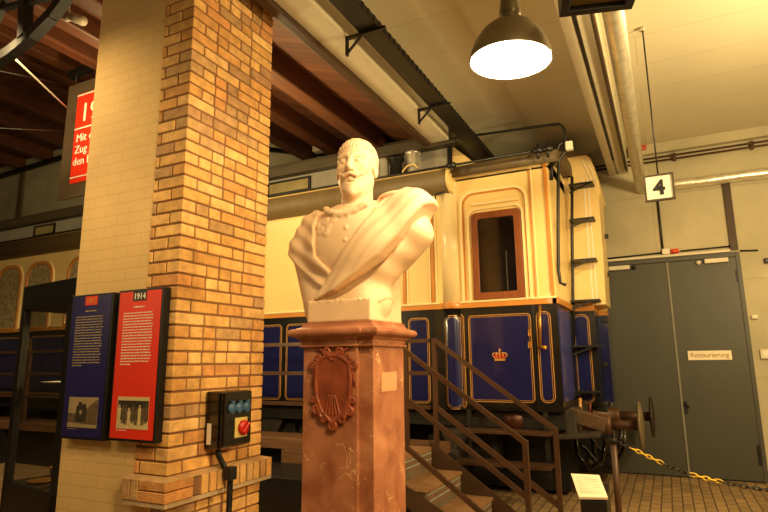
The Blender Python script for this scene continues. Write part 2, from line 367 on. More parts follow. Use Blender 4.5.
# sign on the door
a, b = aY(688, 356, YW), aY(731, 350, YW)
t = thing('door_sign', 'cream strip sign reading Restaurierung on the right door leaf', 'sign', ((a.x+b.x)/2, YW-.02, a.z-.04))
sz0, sz1 = aY(700, 360, YW).z, aY(700, 350.8, YW).z
MB().box(a.x, b.x, YW-.022, YW-.013, sz0, sz1).build('sign_plate', 'paper', t)
tm = text_mb('Restaurierung', (sz1-sz0)*.72, ((a.x+b.x)/2, YW-.0235, sz0+(sz1-sz0)*.30), (1, 0, 0), (0, 0, 1), .0005, 'CENTER', .92)
tm.build('sign_text', 'text_sepia', t)
# boxes on the wall right of the door
for (px, py, w, h, lab) in ((765, 354, .11, .12, 'lowest cream switch box on the wall right of the door'), (754.5, 317, .075, .055, 'small cream switch on the wall right of the door, level with the handrail'),
                            (766.5, 261, .06, .07, 'dark round sensor box on the wall right of the door top')):
    p = aY(px, py, YW)
    t = thing('switch_box', lab, 'switch', (p.x, YW, p.z))
    MB().box(p.x-w/2, p.x+w/2, YW-.05, YW-.001, p.z-h/2, p.z+h/2).build('housing', 'plastic_white' if px != 766.5 else 'steel_dark', t, .006)
    MB().box(p.x-w*.3, p.x+w*.3, YW-.058, YW-.05, p.z-h*.3, p.z+h*.3).build('rocker', 'white' if px != 766.5 else 'black', t, .003)
# conduits on the wall
p0, p1 = aY(659.3, 200, YW-.02), aY(663.4, 256, YW-.02)
tagged(MB().tube([(p1.x, YW-.02, 3.98), (p1.x, YW-.02, p1.z)], .016).build('wall_conduit', 'black'), 'thin black conduit dropping down the wall to the door lamp', 'conduit')
p0, p1 = aY(727, 186, YW-.02), aY(734.4, 250, YW-.02)
tagged(MB().box(p1.x-.045, p1.x+.045, YW-.05, YW-.001, p1.z, 4.0).build('wall_batten', 'stringer'), 'brown vertical cable cover on the wall above the right door edge', 'conduit')
for z, lab in ((4.455, 'upper of the two thin pipes running level along the wall under the ceiling'), (4.40, 'lower of the two thin pipes running level along the wall under the ceiling')):
    t = thing('wall_pipe', lab, 'pipe', (1, YW, z), group='thin pipes under the ceiling')
    MB().tube([(-1.0, YW-.06, z), (5.6, YW-.06, z)], .015).build('pipe', 'rail_brown', t)
    for x in (-.75, .35, 1.3): MB().box(x-.02, x+.02, YW-.09, YW-.001, z-.024, z+.024).build('pipe_clip', 'rail_brown', t)
# silver duct: along the right beam, elbow, along the wall
dz = 4.02; dx = aZ(614, 18, dz).x; dr = .075
ez = aY(720, 179, YW-.12).z
t = thing('ventilation_duct', 'silver foil-wrapped duct running below the ceiling beam to the wall', 'duct', (dx, YW, dz))
MB().tube([(dx, -1, dz), (dx, 4, dz), (dx, YW-.16, dz)], dr, 18).build('duct_run', 'duct', t)
pts = [(dx, YW-.12, dz)]
MB().sphere((dx, YW-.13, dz), dr*1.04, 18, 12).build('duct_elbow', 'duct', t)
mb = MB().tube([(dx, YW-.13, dz-.02)]+[(dx+.35+.22*i, YW-.13, ez+.004*math.sin(i*2.1)) for i in range(26)], [dr*.9]+[.068+.006*(i % 2) for i in range(26)], 16)
mb.build('wall_duct', 'duct', t)
for y in (): MB().tube([(dx+dr*1.06*math.cos(2*PI*k/20), y, dz+dr*1.06*math.sin(2*PI*k/20)) for k in range(20)], .008, 6, True).build('duct_band', 'steel_dark', t)
for y in (4.2, 6.6): MB().tube([(dx, y, dz+dr), (dx, y, CEIL)], .006, 6).build('hanger', 'steel_dark', t)
cx = aZ(594, 20, 4.3).x
tagged(MB().tube([(cx, -2, 4.27), (cx, YW-.25, 4.27)], .02).build('ceiling_conduit', 'stringer'), 'dark conduit running along the right edge of the beam beside the duct', 'conduit')
p = aY(640, 148, YW-.1)
t = thing('valve_box', 'small red capped valve on the wall just right of the duct elbow', 'valve', (p.x, YW, p.z))
MB().lathe([(0, 0), (.05, .0), (.05, .1), (0, .1)], (p.x+.04, YW-.12, p.z), (0, 1, 0), 14).build('red_cap', mat('valve_red', (.72, .30, .18), .5), t)
MB().box(p.x-.16, p.x-.04, YW-.12, YW-.001, p.z-.03, p.z+.05).build('valve_body', 'steel_dark', t, .01)
# ---- hanging number sign
s = aZ(640.2, 27.4, CEIL); SY = s.y
z0, z1 = 2.945, 3.19; xa, xb = aY(643, 176, SY).x, aY(673, 172, SY).x
t = thing('number_sign', 'white square sign with the number 4 hanging on a rod from the ceiling', 'sign', ((xa+xb)/2, SY, z0))
mb = MB(); lo = [(xa, z0), (xb, z0), (xb, z1), (xa, z1)]; li = [(xa+.017, z0+.017), (xb-.017, z0+.017), (xb-.017, z1-.017), (xa+.017, z1-.017)]
mb.ring(lo, li, 1, SY-.015, SY+.015); mb.build('sign_frame', mat('frame_brown', (.25, .20, .12), .5), t)
MB().box(xa+.016, xb-.016, SY-.008, SY+.008, z0+.016, z1-.016).build('sign_plate', 'white', t)
text_mb('4', .185, ((xa+xb)/2-.001, SY-.0105, z0+.058), (1, 0, 0), (0, 0, 1), .001, 'CENTER', bold=.007).build('sign_number', 'text_dark', t)
mx = (xa+xb)/2
MB().tube([(mx, SY, z1), (mx, SY, CEIL)], .007, 8).build('hanging_rod', 'black', t)
MB().lathe([(0, 0), (.03, 0), (.012, .04), (0, .04)], (mx, SY, CEIL-.04), (0, 0, 1), 14).build('ceiling_rose', 'ceiling_paint', t)

# ---- pendant lamp
lc = aZ(510.5, 61, 3.15); LR = .225*3.15/3.2
t = thing('pendant_lamp', 'dark metal pendant lamp with a domed shade and glowing white opening', 'lamp', (lc.x, lc.y, 3.1))
ax = Vector((.05, -.02, 1)).normalized()
prof = [(LR, 0), (LR*1.0, .012), (LR*.965, .045), (LR*.87, .105), (LR*.70, .165), (LR*.50, .205), (LR*.33, .228), (LR*.27, .245)]
inner = [(r*.97, h-.004 if i else 0) for i, (r, h) in enumerate(prof)][::-1]
MB().lathe(prof, lc, ax, 48, caps=False).build('lamp_shade', 'lamp_shade', t)
MB().lathe(inner[1:], lc, ax, 48, caps=False).build('shade_lining', 'lamp_inner', t)
MB().lathe([(LR*.27, .24), (LR*.27, .29), (LR*.24, .33), (LR*.24, .40), (LR*.19, .42), (LR*.10, .425), (LR*.10, .47), (0, .47)], lc, ax, 28).build('lamp_neck', 'lamp_shade', t)
MB().lathe([(0, .016), (LR*.965, .016), (LR*.965, .006), (0, .006)], lc, ax, 40).build('diffuser', 'lamp_glow', t)
top = lc+ax*.46
MB().tube([top, top+Vector((0, 0, .25)), (top.x, top.y, CEIL)], .007, 8).build('suspension_rod', 'black', t)
MB().tube([top+Vector((-.01, 0, -.08)), top+Vector((-.06, 0, -.02)), top+Vector((-.09, 0, .10)), top+Vector((-.03, 0, .3)), (top.x, top.y, CEIL-.3)], .004, 6).build('power_cable', 'red_knob', t)

# ---- black framed tray fitting at the top edge
bz = 3.35
q0, q1 = aZ(559, 18, bz), aZ(632, 9.5, bz)
w = (q1-q0); w.z = 0; wl = w.length; w.normalize(); dn = Vector((w.y, -w.x, 0))     # towards camera side
t = thing('ceiling_floodlight', 'black framed rectangular fitting hanging at the top edge beside the beam', 'lamp', tuple((q0+q1)/2))
def tray(u, v, z): return q0+w*u+dn*v+Vector((0, 0, z))
def slab(mb, u0, u1, v0, v1, za, zb):
    return mb.add([tray(u0, v0, za), tray(u1, v0, za), tray(u1, v1, za), tray(u0, v1, za), tray(u0, v0, zb), tray(u1, v0, zb), tray(u1, v1, zb), tray(u0, v1, zb)],
                  [(0, 3, 2, 1), (4, 5, 6, 7), (0, 1, 5, 4), (1, 2, 6, 5), (2, 3, 7, 6), (3, 0, 4, 7)])
mb = MB(); slab(mb, 0, wl, 0, .045, 0, .1); slab(mb, 0, wl, .30, .345, 0, .1); slab(mb, 0, .045, .04, .31, 0, .1); slab(mb, wl-.045, wl, .04, .31, 0, .1)
mb.build('frame', 'black', t, .004)
slab(MB(), .04, wl-.04, .04, .31, .03, .09).build('front_panel', mat('panel_olive', (.42, .36, .22), .4), t)
for u in (.1, wl-.1): MB().tube([tray(u, .17, .09), tray(u, .17, CEIL-bz)], .008, 8).build('hanging_rod', 'black', t)

# ---- perforated black cable tray along the white beam, with brackets
t = thing('cable_tray', 'black perforated cable tray bracketed along the white ceiling beam', 'cable tray', (-2.0, 4, 4.3))
mb = MB(); tx0, tx1 = aZ(328, 0, 4.3).x, aZ(354, 0, 4.3).x
mb.box(tx0, tx1, -2, 7.6, 4.30, 4.31); mb.box(tx0, tx0+.008, -2, 7.6, 4.31, 4.37); mb.box(tx1-.008, tx1, -2, 7.6, 4.31, 4.37)
for i in range(95): mb.box(tx1, tx1+.006, -1.9+.1*i, -1.86+.1*i, 4.30, 4.37)
mb.build('tray', 'black', t)
mb = MB()
for k in range(5): mb.tube([(tx0+.03+k*.025, -2, 4.325), (tx0+.03+k*.025, 7.6, 4.325)], .011, 6)
mb.build('cables', 'black', t)
for (px, py) in ((360, 36), (434, 108)):
    y = aZ(px, py, 4.27).y
    mb = MB().box(-2.22, tx1+.07, y-.015, y+.015, 4.27, 4.295); mb.box(-2.22, -2.20, y-.015, y+.015, 4.12, 4.30); mb.bar((-2.21, y, 4.14), (-2.06, y, 4.28), .02, .015)
    mb.build('tray_bracket', 'black', t)

# ---- black roof truss, spotlight, cables, banner at top left
t = thing('steel_truss', 'black curved steel truss under the wooden roof at top left', 'truss', tuple(aY(30, 20, 3.0)))
P = [aY(x, y, 3.0) for x, y in ((-40, 84), (-10, 66), (12, 52), (32, 36), (52, 16), (70, -8), (90, -40))]
mb = MB()
for a, b in zip(P[:-1], P[1:-1]): mb.bar(a, b, .10, .10, (0, 1, 0))
mb.build('arched_chord', 'black', t)
MB().bar(aY(26, -10, 3.0), aY(25, 40, 3.0), .10, .10, (0, 1, 0)).build('vertical_strut', 'black', t)
MB().bar(aY(-20, 14, 3.0), aY(62, -6, 3.0), .05, .06, (0, 1, 0)).build('diagonal_brace', 'black', t)
MB().bar(aY(-20, 58, 3.0), aY(10, -8, 3.0), .05, .06, (0, 1, 0)).build('diagonal_brace', 'black', t)
for n, (a, b, r, m_) in enumerate((((8, 52), (66, 107), .012, 'roof_side'), ((-5, 70), (64, 84), .008, 'steel_dark'), ((-5, 128), (62, 131), .008, 'steel_dark'))):
    tagged(MB().tube([aY(*a, 3.1+.1*n), aY(*b, 4.7+.1*n)], r, 6).build('tension_cable', m_), ('pale straight tie rod slanting down from the truss to the banner', 'upper thin dark wire crossing below the black truss', 'lower thin dark wire crossing level with the banner')[n], 'cable')
t = thing('wall_edge_pipe', 'dark pipe following the top of the far wall at the left', 'pipe', tuple(aY(30, 155, YW-.1)))
MB().tube([(x, YW-.1, roof_z(x)-.33) for x in (-21, -17, -14, -10.6, -9)], .07, 8).build('pipe', 'steel_dark', t)
t = thing('ceiling_edge_pipe', 'dark pipe with small fittings along the wall top behind the bust head', 'pipe', tuple(aY(300, 148, YW-.1)))
MB().tube([aY(255, 148, YW-.1), aY(300, 153, YW-.1), aY(345, 155, YW-.1), aY(400, 154, YW-.1)], .05, 8).build('pipe', 'black', t)
p = aY(320, 150, YW-.2); MB().box(p.x-.12, p.x+.12, YW-.3, YW-.15, p.z-.05, p.z+.09).build('pipe_fitting', 'plastic_white', t, .02)
p = aY(334, 158, YW-.2); MB().box(p.x-.1, p.x+.16, YW-.3, YW-.1, p.z-.14, p.z+.12).build('junction_box', 'black', t, .02)
t = thing('spotlight', 'small white cylindrical spotlight under the roof at top left', 'spotlight', tuple(aY(75, 18, 3.3)))
a, b = aY(72, 17, 3.3), aY(83, 21, 3.3)
MB().cyl(a, b, .045, .05, 18).build('lamp_head', 'plastic_white', t)
MB().cyl(aY(66, 19, 3.3), a, .03, .035, 14).build('lamp_back', 'plastic_white', t)
c = aY(68, 9, 3.3); mb = MB().bar(c, aY(70, 18, 3.3), .03, .03, (0, 1, 0)); mb.tube([c, (c.x, c.y, roof_z(c.x)+.05)], .015, 8); mb.build('mounting_arm', 'plastic_white', t)
BY = 5.0
bl, br_ = aY(72, 95, BY), aY(120, 60, BY)
t = thing('hanging_banner', 'brown perforated banner with a red poster hanging behind the brick pillar', 'banner', tuple(aY(85, 140, BY)))
x0 = aY(65, 140, BY).x; x1 = x0+1.25; z0 = aY(62, 200, BY).z; z1 = aY(80, 84, BY).z
mb = MB().box(x0, x1, BY-.02, BY+.02, z0, z1); mb.build('perforated_backing', 'perforated', t)
rx0 = aY(74, 140, BY-.03).x; rz0 = aY(70, 184, BY-.03).z; rz1 = aY(82, 94, BY-.03).z
po = MB().box(rx0, x1-.1, BY-.035, BY-.02, rz0, rz1).build('red_poster', 'red', t)
for f in (.985, .60, .06): z = rz0+(rz1-rz0)*f; MB().box(rx0, x1-.1, BY-.038, BY-.035, z-.010, z+.010).build('white_rule', 'text_white', t)
H_ = rz1-rz0
text_mb('1914', H_*.30, (rx0+.10, BY-.04, rz0+H_*.67), (1, 0, 0), (0, 0, 1), .002).build('year_lettering', 'text_white', t)
for k, (s_, dxx) in enumerate((('Mit dem', .06), ('Zug in', .05), ('den Krieg', .03))):
    text_mb(s_, H_*.125, (rx0+dxx, BY-.04, rz0+H_*(.45-.13*k)), (1, 0, 0), (0, 0, 1), .002).build('slogan_lettering', 'text_white', t)
MB().bar(aY(70, 76, BY), aY(120, 54, BY), .10, .10).build('top_bar', 'black', t)
for x in (x0+.12, x1-.12): MB().tube([(x, BY, z1-.01), (x, BY, roof_z(x)+.02)], .01, 6).build('suspension_wire', 'steel_dark', t)

# ================================================================== brick pillar
PX, PY0 = -2.71, 2.545; PX0, PY1 = -3.70, 3.41; PXB = -2.99
pil = thing('brick_pillar', 'tall square pillar of yellow brick with a cream painted left part', 'pillar', ((PX0+PX)/2, (PY0+PY1)/2, 0))
ZT = 5.6
MB().box(PXB+.0, PX-.008, PY0+.008, PY1-.008, 0, ZT).build('mortar_core', 'mortar', pil)
MB().box(PX0, PXB, PY0+.006, PY1, 0, ZT).build('painted_side', 'painted_brick', pil)
tints = [(.90, .74, .50), (.87, .70, .46), (.93, .78, .56), (.84, .65, .42), (.88, .72, .49), (.85, .63, .42), (.76, .63, .47), (.91, .75, .52), (.86, .68, .43), (.72, .58, .44)]
def tint(k=None):
    c = srgb(random.choice(tints)); f = random.uniform(.9, 1.1); return tuple(min(1, v*f*1.15) for v in c)
CH, JN = .0815, .0135
mb = MB(); zc = 0; row = 0
while zc < ZT-.05:
    if not (.715 < zc+.03 < .895):
        z0_, z1_ = zc+JN/2, zc+CH-JN/2
        # right face (+X): along Y ; corner brick shared with left face
        hdr = row % 2
        L1 = .12 if hdr else .245                      # length along Y of corner brick
        L2 = (PX-PXB)                                  # left face
        c = tint()
        xl = PX-(.245 if hdr else .12)
        mb.box(xl+JN, PX+random.uniform(0, .002), PY0, PY0+L1-JN/2, z0_, z1_, c)
        mb.box(PXB, xl, PY0, PY0+.05, z0_, z1_, tint())
        y = PY0+L1+JN/2
        while y < PY1-.02:
            r_ = random.random(); ln = .245 if (r_ < .42) else .118
            e = min(y+ln-JN, PY1)
            if PY1-e < .05: e = PY1
            mb.box(PX-.09, PX+random.uniform(-.002, .002), y, e, z0_, z1_, tint()); y = e+JN
    zc += CH; row += 1
mb.build('brickwork', 'brick', pil, .004, seg=1)
# ledge: soldier course with sloping top and thin stone band below
LP = .062; LZ0, LZ1 = .762, .878
mb = MB()
n = 14; st = (PY1-PY0+2*LP)/n
for i in range(n):
    y0 = PY0-LP+i*st
    if i == 0:
        mb.box(PX-.16, PX+LP, y0, y0+.22, LZ0+.065, LZ1, tint()); mb.box(PX-.16, PX+LP, y0, y0+.22, LZ0, LZ0+.058, tint())
    elif y0 < PY0-LP+.22: continue
    else: mb.box(PX-.05, PX+LP+random.uniform(-.002, .003), y0+.006, y0+st-.006, LZ0, LZ1, tint())
for i in range(2):
    x1_ = PX-.165-i*.07; mb.box(x1_-.062, x1_, PY0-LP, PY0+.04, LZ0, LZ1, tint())
mb.build('soldier_course', 'brick', pil, .004, seg=1)
mb = MB().box(PX-.305, PX+LP-.008, PY0-LP+.008, PY1+LP-.01, LZ0+.006, LZ1-.006); mb.build('ledge_core', 'mortar', pil)
mb = MB(); a_ = LP; x0_ = PX-.31
vs = [(x0_, PY0-a_, LZ1), (PX+a_, PY0-a_, LZ1), (PX+a_, PY1+a_, LZ1), (x0_, PY1+a_, LZ1), (x0_, PY0, LZ1+.018), (PX, PY0, LZ1+.018), (PX, PY1, LZ1+.018), (x0_, PY1, LZ1+.018)]
mb.add(vs, [(0, 1, 5, 4), (1, 2, 6, 5), (2, 3, 7, 6), (3, 0, 4, 7), (4, 5, 6, 7), (3, 2, 1, 0)], (.62, .42, .24)); mb.build('ledge_slope', 'brick', pil)
MB().box(PX-.295, PX+.055, PY0-.055, PY1+.06, LZ0-.028, LZ0-.002).build('ledge_band', 'ledge_stone', pil)

# ---- information panels
def dashes(mb, x0, x1, z, h, y, last=False):
    x = x0+random.uniform(0, .004); end = x1-random.uniform(0, .02) if not last else x0+(x1-x0)*.35
    while x < end:
        w_ = random.uniform(.010, .034); e = min(x+w_, end); mb.box(x, e, y-.0012, y, z, z+h*random.uniform(.75, 1)); x = e+.006
def info_panel(x0, x1, z0, z1, face, tagm, tagt, year, label, photo):
    yf = PY0-.060
    t = thing('information_panel', label, 'panel', ((x0+x1)/2, PY0, z0))
    MB().box(x0, x1, yf, PY0-.002, z0, z1).build('panel_body', 'black', t, .003)
    fx0, fx1 = x0+.014, x1-.016; y = yf-.002
    MB().box(fx0, fx1, y, yf+.001, z0+.016, z1-.014).build('panel_face', face, t)
    W = fx1-fx0; cx_ = (fx0+fx1)/2
    MB().box(cx_-.062, cx_+.058, y-.002, y, z1-.075, z1-.014).build('year_tag', tagm, t)
    text_mb(year, .054, (cx_-.002, y-.0025, z1-.064), (1, 0, 0), (0, 0, 1), .0008, 'CENTER', 1., bold=.0012).build('year_number', tagt, t)
    mb = MB(); dashes(mb, cx_-.055, cx_+.06, z1-.118, .010, y); mb.build('heading_line', 'text_white' if face == 'red' else 'photo_sky', t)
    mb = MB(); zt = z1-.155; n_ = 19
    for i in range(n_): dashes(mb, fx0+.045, fx1-.055, zt-i*.0178, .0078, y, i == n_-1)
    mb.build('text_block', 'text_white' if face == 'red' else 'photo_sky', t)
    # photograph
    px0, px1, pz0, pz1 = fx0+.055, fx1-.045, z0+.075, z0+.265
    ph = MB().box(px0, px1, y-.002, y, pz0, pz1).build('photograph', 'photo_light' if photo else 'photo_sky', t)
    yy = y-.002
    if photo:       # a row of standing people in front of a dark wagon
        MB().box(px0+.006, px1, yy-.0006, yy, pz0+.05, pz1-.022).build('dark_background', 'photo_dark', ph)
        k = 9
        for i in range(k):
            mb = MB()
            cx_ = px0+.022+(px1-px0-.04)*i/(k-1)+random.uniform(-.003, .003); zb = pz0+.028+random.uniform(-.006, .010); hh = random.uniform(.095, .125)
            mb.prism([(cx_-.011, zb), (cx_-.002, zb), (cx_, zb+hh*.4), (cx_+.003, zb), (cx_+.011, zb), (cx_+.013, zb+hh*.5), (cx_+.015, zb+hh*.8), (cx_, zb+hh*.86), (cx_-.014, zb+hh*.8), (cx_-.012, zb+hh*.5)], 1, yy-.0014, yy-.0006)
            mb.prism([(cx_+.007*math.cos(a*PI/4), zb+hh*.92+.009*math.sin(a*PI/4)) for a in range(8)], 1, yy-.0014, yy-.0006)
            mb.build('standing_figure', 'photo_mid' if i % 3 else 'photo_light', ph)
    else:           # a locomotive in a cutting
        mb = MB().prism([(px0, pz0+.03), (px0, pz0+.09), (px0+.06, pz0+.085), (px0+.10, pz0+.10), (px1-.10, pz0+.12), (px1-.03, pz0+.165), (px1, pz0+.18), (px1, pz0+.02)], 1, yy-.0006, yy); mb.build('hillside', 'photo_mid', ph)
        mb = MB().prism([(px0+.08, pz0+.035), (px0+.08, pz0+.13), (px0+.10, pz0+.14), (px0+.10, pz0+.16), (px0+.13, pz0+.16), (px0+.13, pz0+.145), (px0+.17, pz0+.15), (px0+.18, pz0+.12), (px0+.18, pz0+.035)], 1, yy-.0012, yy-.0006)
        mb.build('locomotive', 'photo_dark', ph)
        MB().prism([(px0+.125+.014*math.cos(a*PI/6), pz0+.095+.014*math.sin(a*PI/6)) for a in range(12)], 1, yy-.0018, yy-.0012).build('smokebox_door', 'photo_sky', ph)
    mb = MB(); dashes(mb, px0, px0+.1, pz0-.012, .004, y); mb.build('caption', 'text_white' if face == 'red' else 'photo_sky', t)
info_panel(-3.632, -3.218, 1.082, 2.022, 'blue_panel', 'red', 'ochre', '1913', 'dark blue information panel with a red year tag on the cream pillar side', 0)
info_panel(-3.165, -2.762, 1.092, 2.026, 'red', 'black', 'text_white', '1914', 'bright red information panel with black 1914 tag on the pillar corner', 1)

# ---- black power box
yb = aX(204, 420, PX).y; xf = aY(223, 420, yb).x; y2 = aX(252, 420, xf).y; z1 = aX(235, 391, xf).z; z0 = aX(235, 448, xf).z
t = thing('power_box', 'black power distribution box with blue sockets on the brick pillar', 'power box', (PX, (yb+y2)/2, z0))
MB().box(PX+.003, xf-.03, yb, y2, z0, z1).build('back_box', 'black_gloss', t, .012)
MB().box(xf-.032, xf, yb+.004, y2-.004, z0+.012, z1-.002).build('front_cover', 'black_gloss', t, .012)
for k in range(3):
    yy = yb+(y2-yb)*(.26+.25*k); zz = z0+(z1-z0)*.70
    so = MB().lathe([(0, 0), (.036, 0), (.036, .012), (.030, .02), (0, .02)], (xf-.002, yy, zz), (1, 0, 0), 20).build('socket_lid', 'socket_blue', t)
    MB().box(xf+.005, xf+.022, yy-.012, yy+.012, zz+.028, zz+.045).build('lid_hinge', 'socket_blue', so, .003)
ky, kz = yb+(y2-yb)*.62, z0+(z1-z0)*.34
MB().box(xf-.001, xf+.006, ky-.065, ky+.055, kz-.06, kz+.065).build('switch_plate', 'switch_cream', t, .003)
kn = MB().lathe([(0, 0), (.048, 0), (.048, .015), (.04, .022), (0, .022)], (xf+.005, ky+.01, kz), (1, 0, 0), 24).build('switch_knob', 'red_knob', t)
MB().bar((xf+.032, ky+.01-.03, kz-.03), (xf+.032, ky+.01+.03, kz+.03), .022, .022, (1, 0, 0)).build('knob_grip', 'red_knob', kn, .004)
MB().box(PX+.03, PX+.065, yb-.0015, yb+.001, z0+.03, z0+.16).build('sticker', 'white', t)
cy = yb+(y2-yb)*.30
MB().tube([(PX+.05, cy, z0+.02), (PX+.05, cy+.01, z0-.05), (PX+.07, cy+.05, z0-.13), (PX+.11, cy+.06, z0-.20), (PX+.118, cy+.05, LZ1-.02), (PX+.118, cy+.05, .0)], .019, 10).build('power_cable', 'black', t)
MB().box(PX+.085, PX+.145, cy+.015, cy+.085, LZ1-.06, LZ1+.02).build('cable_clamp', 'black', t, .006)
# ================================================================== railway coach
Y1 = 6.46; XE = -1.06; YB = 8.50; YV = 6.50                      # side plane, end plane, back, vestibule plane
def c1(x, y): return aY(x, y, Y1)
ZW1, ZW0 = c1(480, 301).z, c1(480, 307.2).z                     # waist band top / bottom
ZB = c1(500, 411).z; ZC = c1(500, 172).z                        # body bottom, cantrail
XL = -14.5; XC0 = c1(440, 300).x; XC1 = c1(460, 300).x
co = thing('railway_coach', 'long cream and royal blue railway coach with gold lining', 'railway coach', (-6, 7.5, 0))
cr_ = (XC1-XC0)*.5
# body shells
MB().box(XL, XC0+cr_, Y1, YB, ZW1-.02, ZC+.02).build('upper_body', 'cream', co)
MB().box(XL, XC0+cr_, Y1, YB, ZB, ZW0).build('lower_body', 'coach_black', co)
MB().box(XC0+cr_, XE, YV, YB, ZW1-.02, ZC+.10).build('vestibule_upper', 'cream', co)
MB().box(XC0+cr_, XE, YV, YB, ZB, ZW0).build('vestibule_lower', 'coach_black', co)
# rounded corner column
cx = XC0+cr_; R = cr_*1.05
MB().cyl((cx, Y1+R*.75, ZW1-.02), (cx, Y1+R*.75, ZC), R, n=40).build('rounded_corner', 'cream_light', co)
MB().cyl((cx, Y1+R*.75, ZB+.02), (cx, Y1+R*.75, ZW0), R, n=40).build('rounded_corner_base', 'coach_black', co)
def cylpatch(a0, a1, z0, z1, rad, rnd, m, name, par):
    mb = MB(); L = rr(a0*R, a1*R, z0, z1, rnd, 5); n = 14
    # grid patch following the cylinder, rounded at its ends
    vs = []; fs = []
    rows = 24
    for j in range(rows+1):
        z = z0+(z1-z0)*j/rows; d = min(z-z0, z1-z); ins = 0
        if d < rnd: ins = rnd-math.sqrt(max(0, rnd*rnd-(rnd-d)**2))
        for i in range(n+1):
            an = (a0*R+ins+(R*(a1-a0)-2*ins)*i/n)/R - PI/2
            vs.append((cx+rad*math.cos(an), Y1+R*.75+rad*math.sin(an), z))
    for j in range(rows):
        for i in range(n): fs.append((j*(n+1)+i, j*(n+1)+i+1, (j+1)*(n+1)+i+1, (j+1)*(n+1)+i))
    mb.add(vs, fs, None, True); return mb.build(name, m, par)
zp0, zp1 = c1(450, 409).z, c1(450, 315.5).z
cp = cylpatch(-.55, 1.15, zp0, zp1, R+.003, .07, 'gold', 'corner_lining', co)
cylpatch(-.49, 1.09, zp0+.009, zp1-.009, R+.005, .06, 'coach_black', 'lining_gap', cp)
cylpatch(-.38, .98, zp0+.022, zp1-.022, R+.007, .055, 'gold', 'inner_lining', cp)
cylpatch(-.33, .93, zp0+.027, zp1-.027, R+.009, .05, 'blue', 'blue_corner_panel', cp)
# waist band
mb = MB().box(XL, XC0+cr_, Y1-.018, Y1+.05, ZW0, ZW1); mb.cyl((cx, Y1+R*.75, ZW0), (cx, Y1+R*.75, ZW1), R+.015, n=40)
mb.box(cx, XE+.005, YV-.018, YV+.05, ZW0, ZW1); mb.box(XE-.05, XE+.018, YV-.018, YB, ZW0, ZW1); mb.build('waist_band', 'ochre', co, .004)
mb = MB().box(XL, XC0, Y1-.026, Y1, ZW1-.012, ZW1+.012); mb.box(cx+R*.9, XE, YV-.026, YV, ZW1-.012, ZW1+.012); mb.build('waist_moulding', 'cream_light', co, .004)
# lower panels with double gold lining
def lined_panel(x0, x1, z0, z1, Y, r=.05, nm='blue_panel', par=None, inner='blue'):
    par = par or co
    p = MB().prism(rr(x0+.02, x1-.02, z0+.02, z1-.02, max(.01, r-.02)), 1, Y-.006, Y).build(nm, inner, par)
    mb = MB().ring(rr(x0, x1, z0, z1, r), rr(x0+.009, x1-.009, z0+.009, z1-.009, max(.008, r-.009)), 1, Y-.008, Y)
    g = .021; mb.ring(rr(x0+g, x1-g, z0+g, z1-g, max(.006, r-g)), rr(x0+g+.005, x1-g-.005, z0+g+.005, z1-g-.005, max(.004, r-g-.005)), 1, Y-.009, Y)
    mb.build('gold_lining', 'gold', p); return p
ZP0, ZP1 = c1(502, 402.5).z, c1(502, 314).z
for a, b in ((286, 403), (409, 430)):
    xa, xb = c1(a, 360).x, c1(b, 360).x; lined_panel(xa, xb, ZP0-.03, ZP1, Y1, .06)
xs = c1(281.5, 360).x
for i in range(7): lined_panel(xs-1.15*(i+1)+.06, xs-1.15*i, ZP0-.03, ZP1, Y1, .06)
v = lambda x, y: aY(x, y, YV)
lined_panel(v(457.5, 360).x, v(465.5, 360).x, v(461, 408).z, v(461, 314).z, YV, .05)
# door of the vestibule
d0, d1 = v(467, 360).x, v(536.5, 360).x
dr = MB().box(d0, d1, YV-.012, YV+.02, ZB+.03, ZW0-.002).build('door', 'coach_black', co, .004)
lined_panel(v(470, 360).x, v(533.5, 360).x, ZP0, ZP1, YV-.012, .05, 'door_panel', dr)
du = MB().ring(rr(v(461.5, 250).x, v(530, 250).x, ZW1, v(495, 188).z, .012, 8, .16), rr(v(463.5, 250).x, v(528, 250).x, ZW1, v(495, 190.5).z, .010, 8, .145), 1, YV-.03, YV)
du.ring(rr(v(468.5, 250).x, v(525.5, 250).x, ZW1, v(497, 206).z, .012, 8, .10), rr(v(470.5, 250).x, v(523.8, 250).x, ZW1, v(497, 208).z, .010, 8, .09), 1, YV-.03, YV)
du.build('door_moulding', 'cream_light', co, .003)
MB().ring(rr(v(463.5, 250).x, v(528, 250).x, ZW1, v(495, 190.5).z, .010, 8, .145), rr(v(465, 250).x, v(526.7, 250).x, ZW1, v(495, 192).z, .008, 8, .135), 1, YV-.008, YV).build('moulding_ochre_line', 'ochre', co)  # thin ochre line inside the outer door moulding
a = v(472, 203); b = v(519, 200); MB().bar((a.x, YV-.02, v(495, 202.5).z), (b.x, YV-.02, v(495, 202.5).z), .05, .03).build('drip_rail', 'cream_light', co, .006)
wx0, wx1, wz0, wz1 = v(473, 250).x, v(523, 250).x, v(500, 299).z, v(500, 210.5).z
wf = MB().ring(rr(wx0, wx1, wz0, wz1, .012, 8, .06), rr(wx0+.075, wx1-.085, wz0+.085, wz1-.085, .01, 8, .03), 1, YV-.035, YV+.01).build('window_frame', 'wood_frame', co, .006)
MB().prism(rr(wx0+.06, wx1-.07, wz0+.07, wz1-.07, .01), 1, YV-.014, YV-.004).build('window_pane', 'window_dark', wf)
MB().box((wx0+wx1)/2+.10, (wx0+wx1)/2+.112, YV-.018, YV-.013, wz0+.10, wz1-.5).build('curtain_edge', 'under_light', wf)
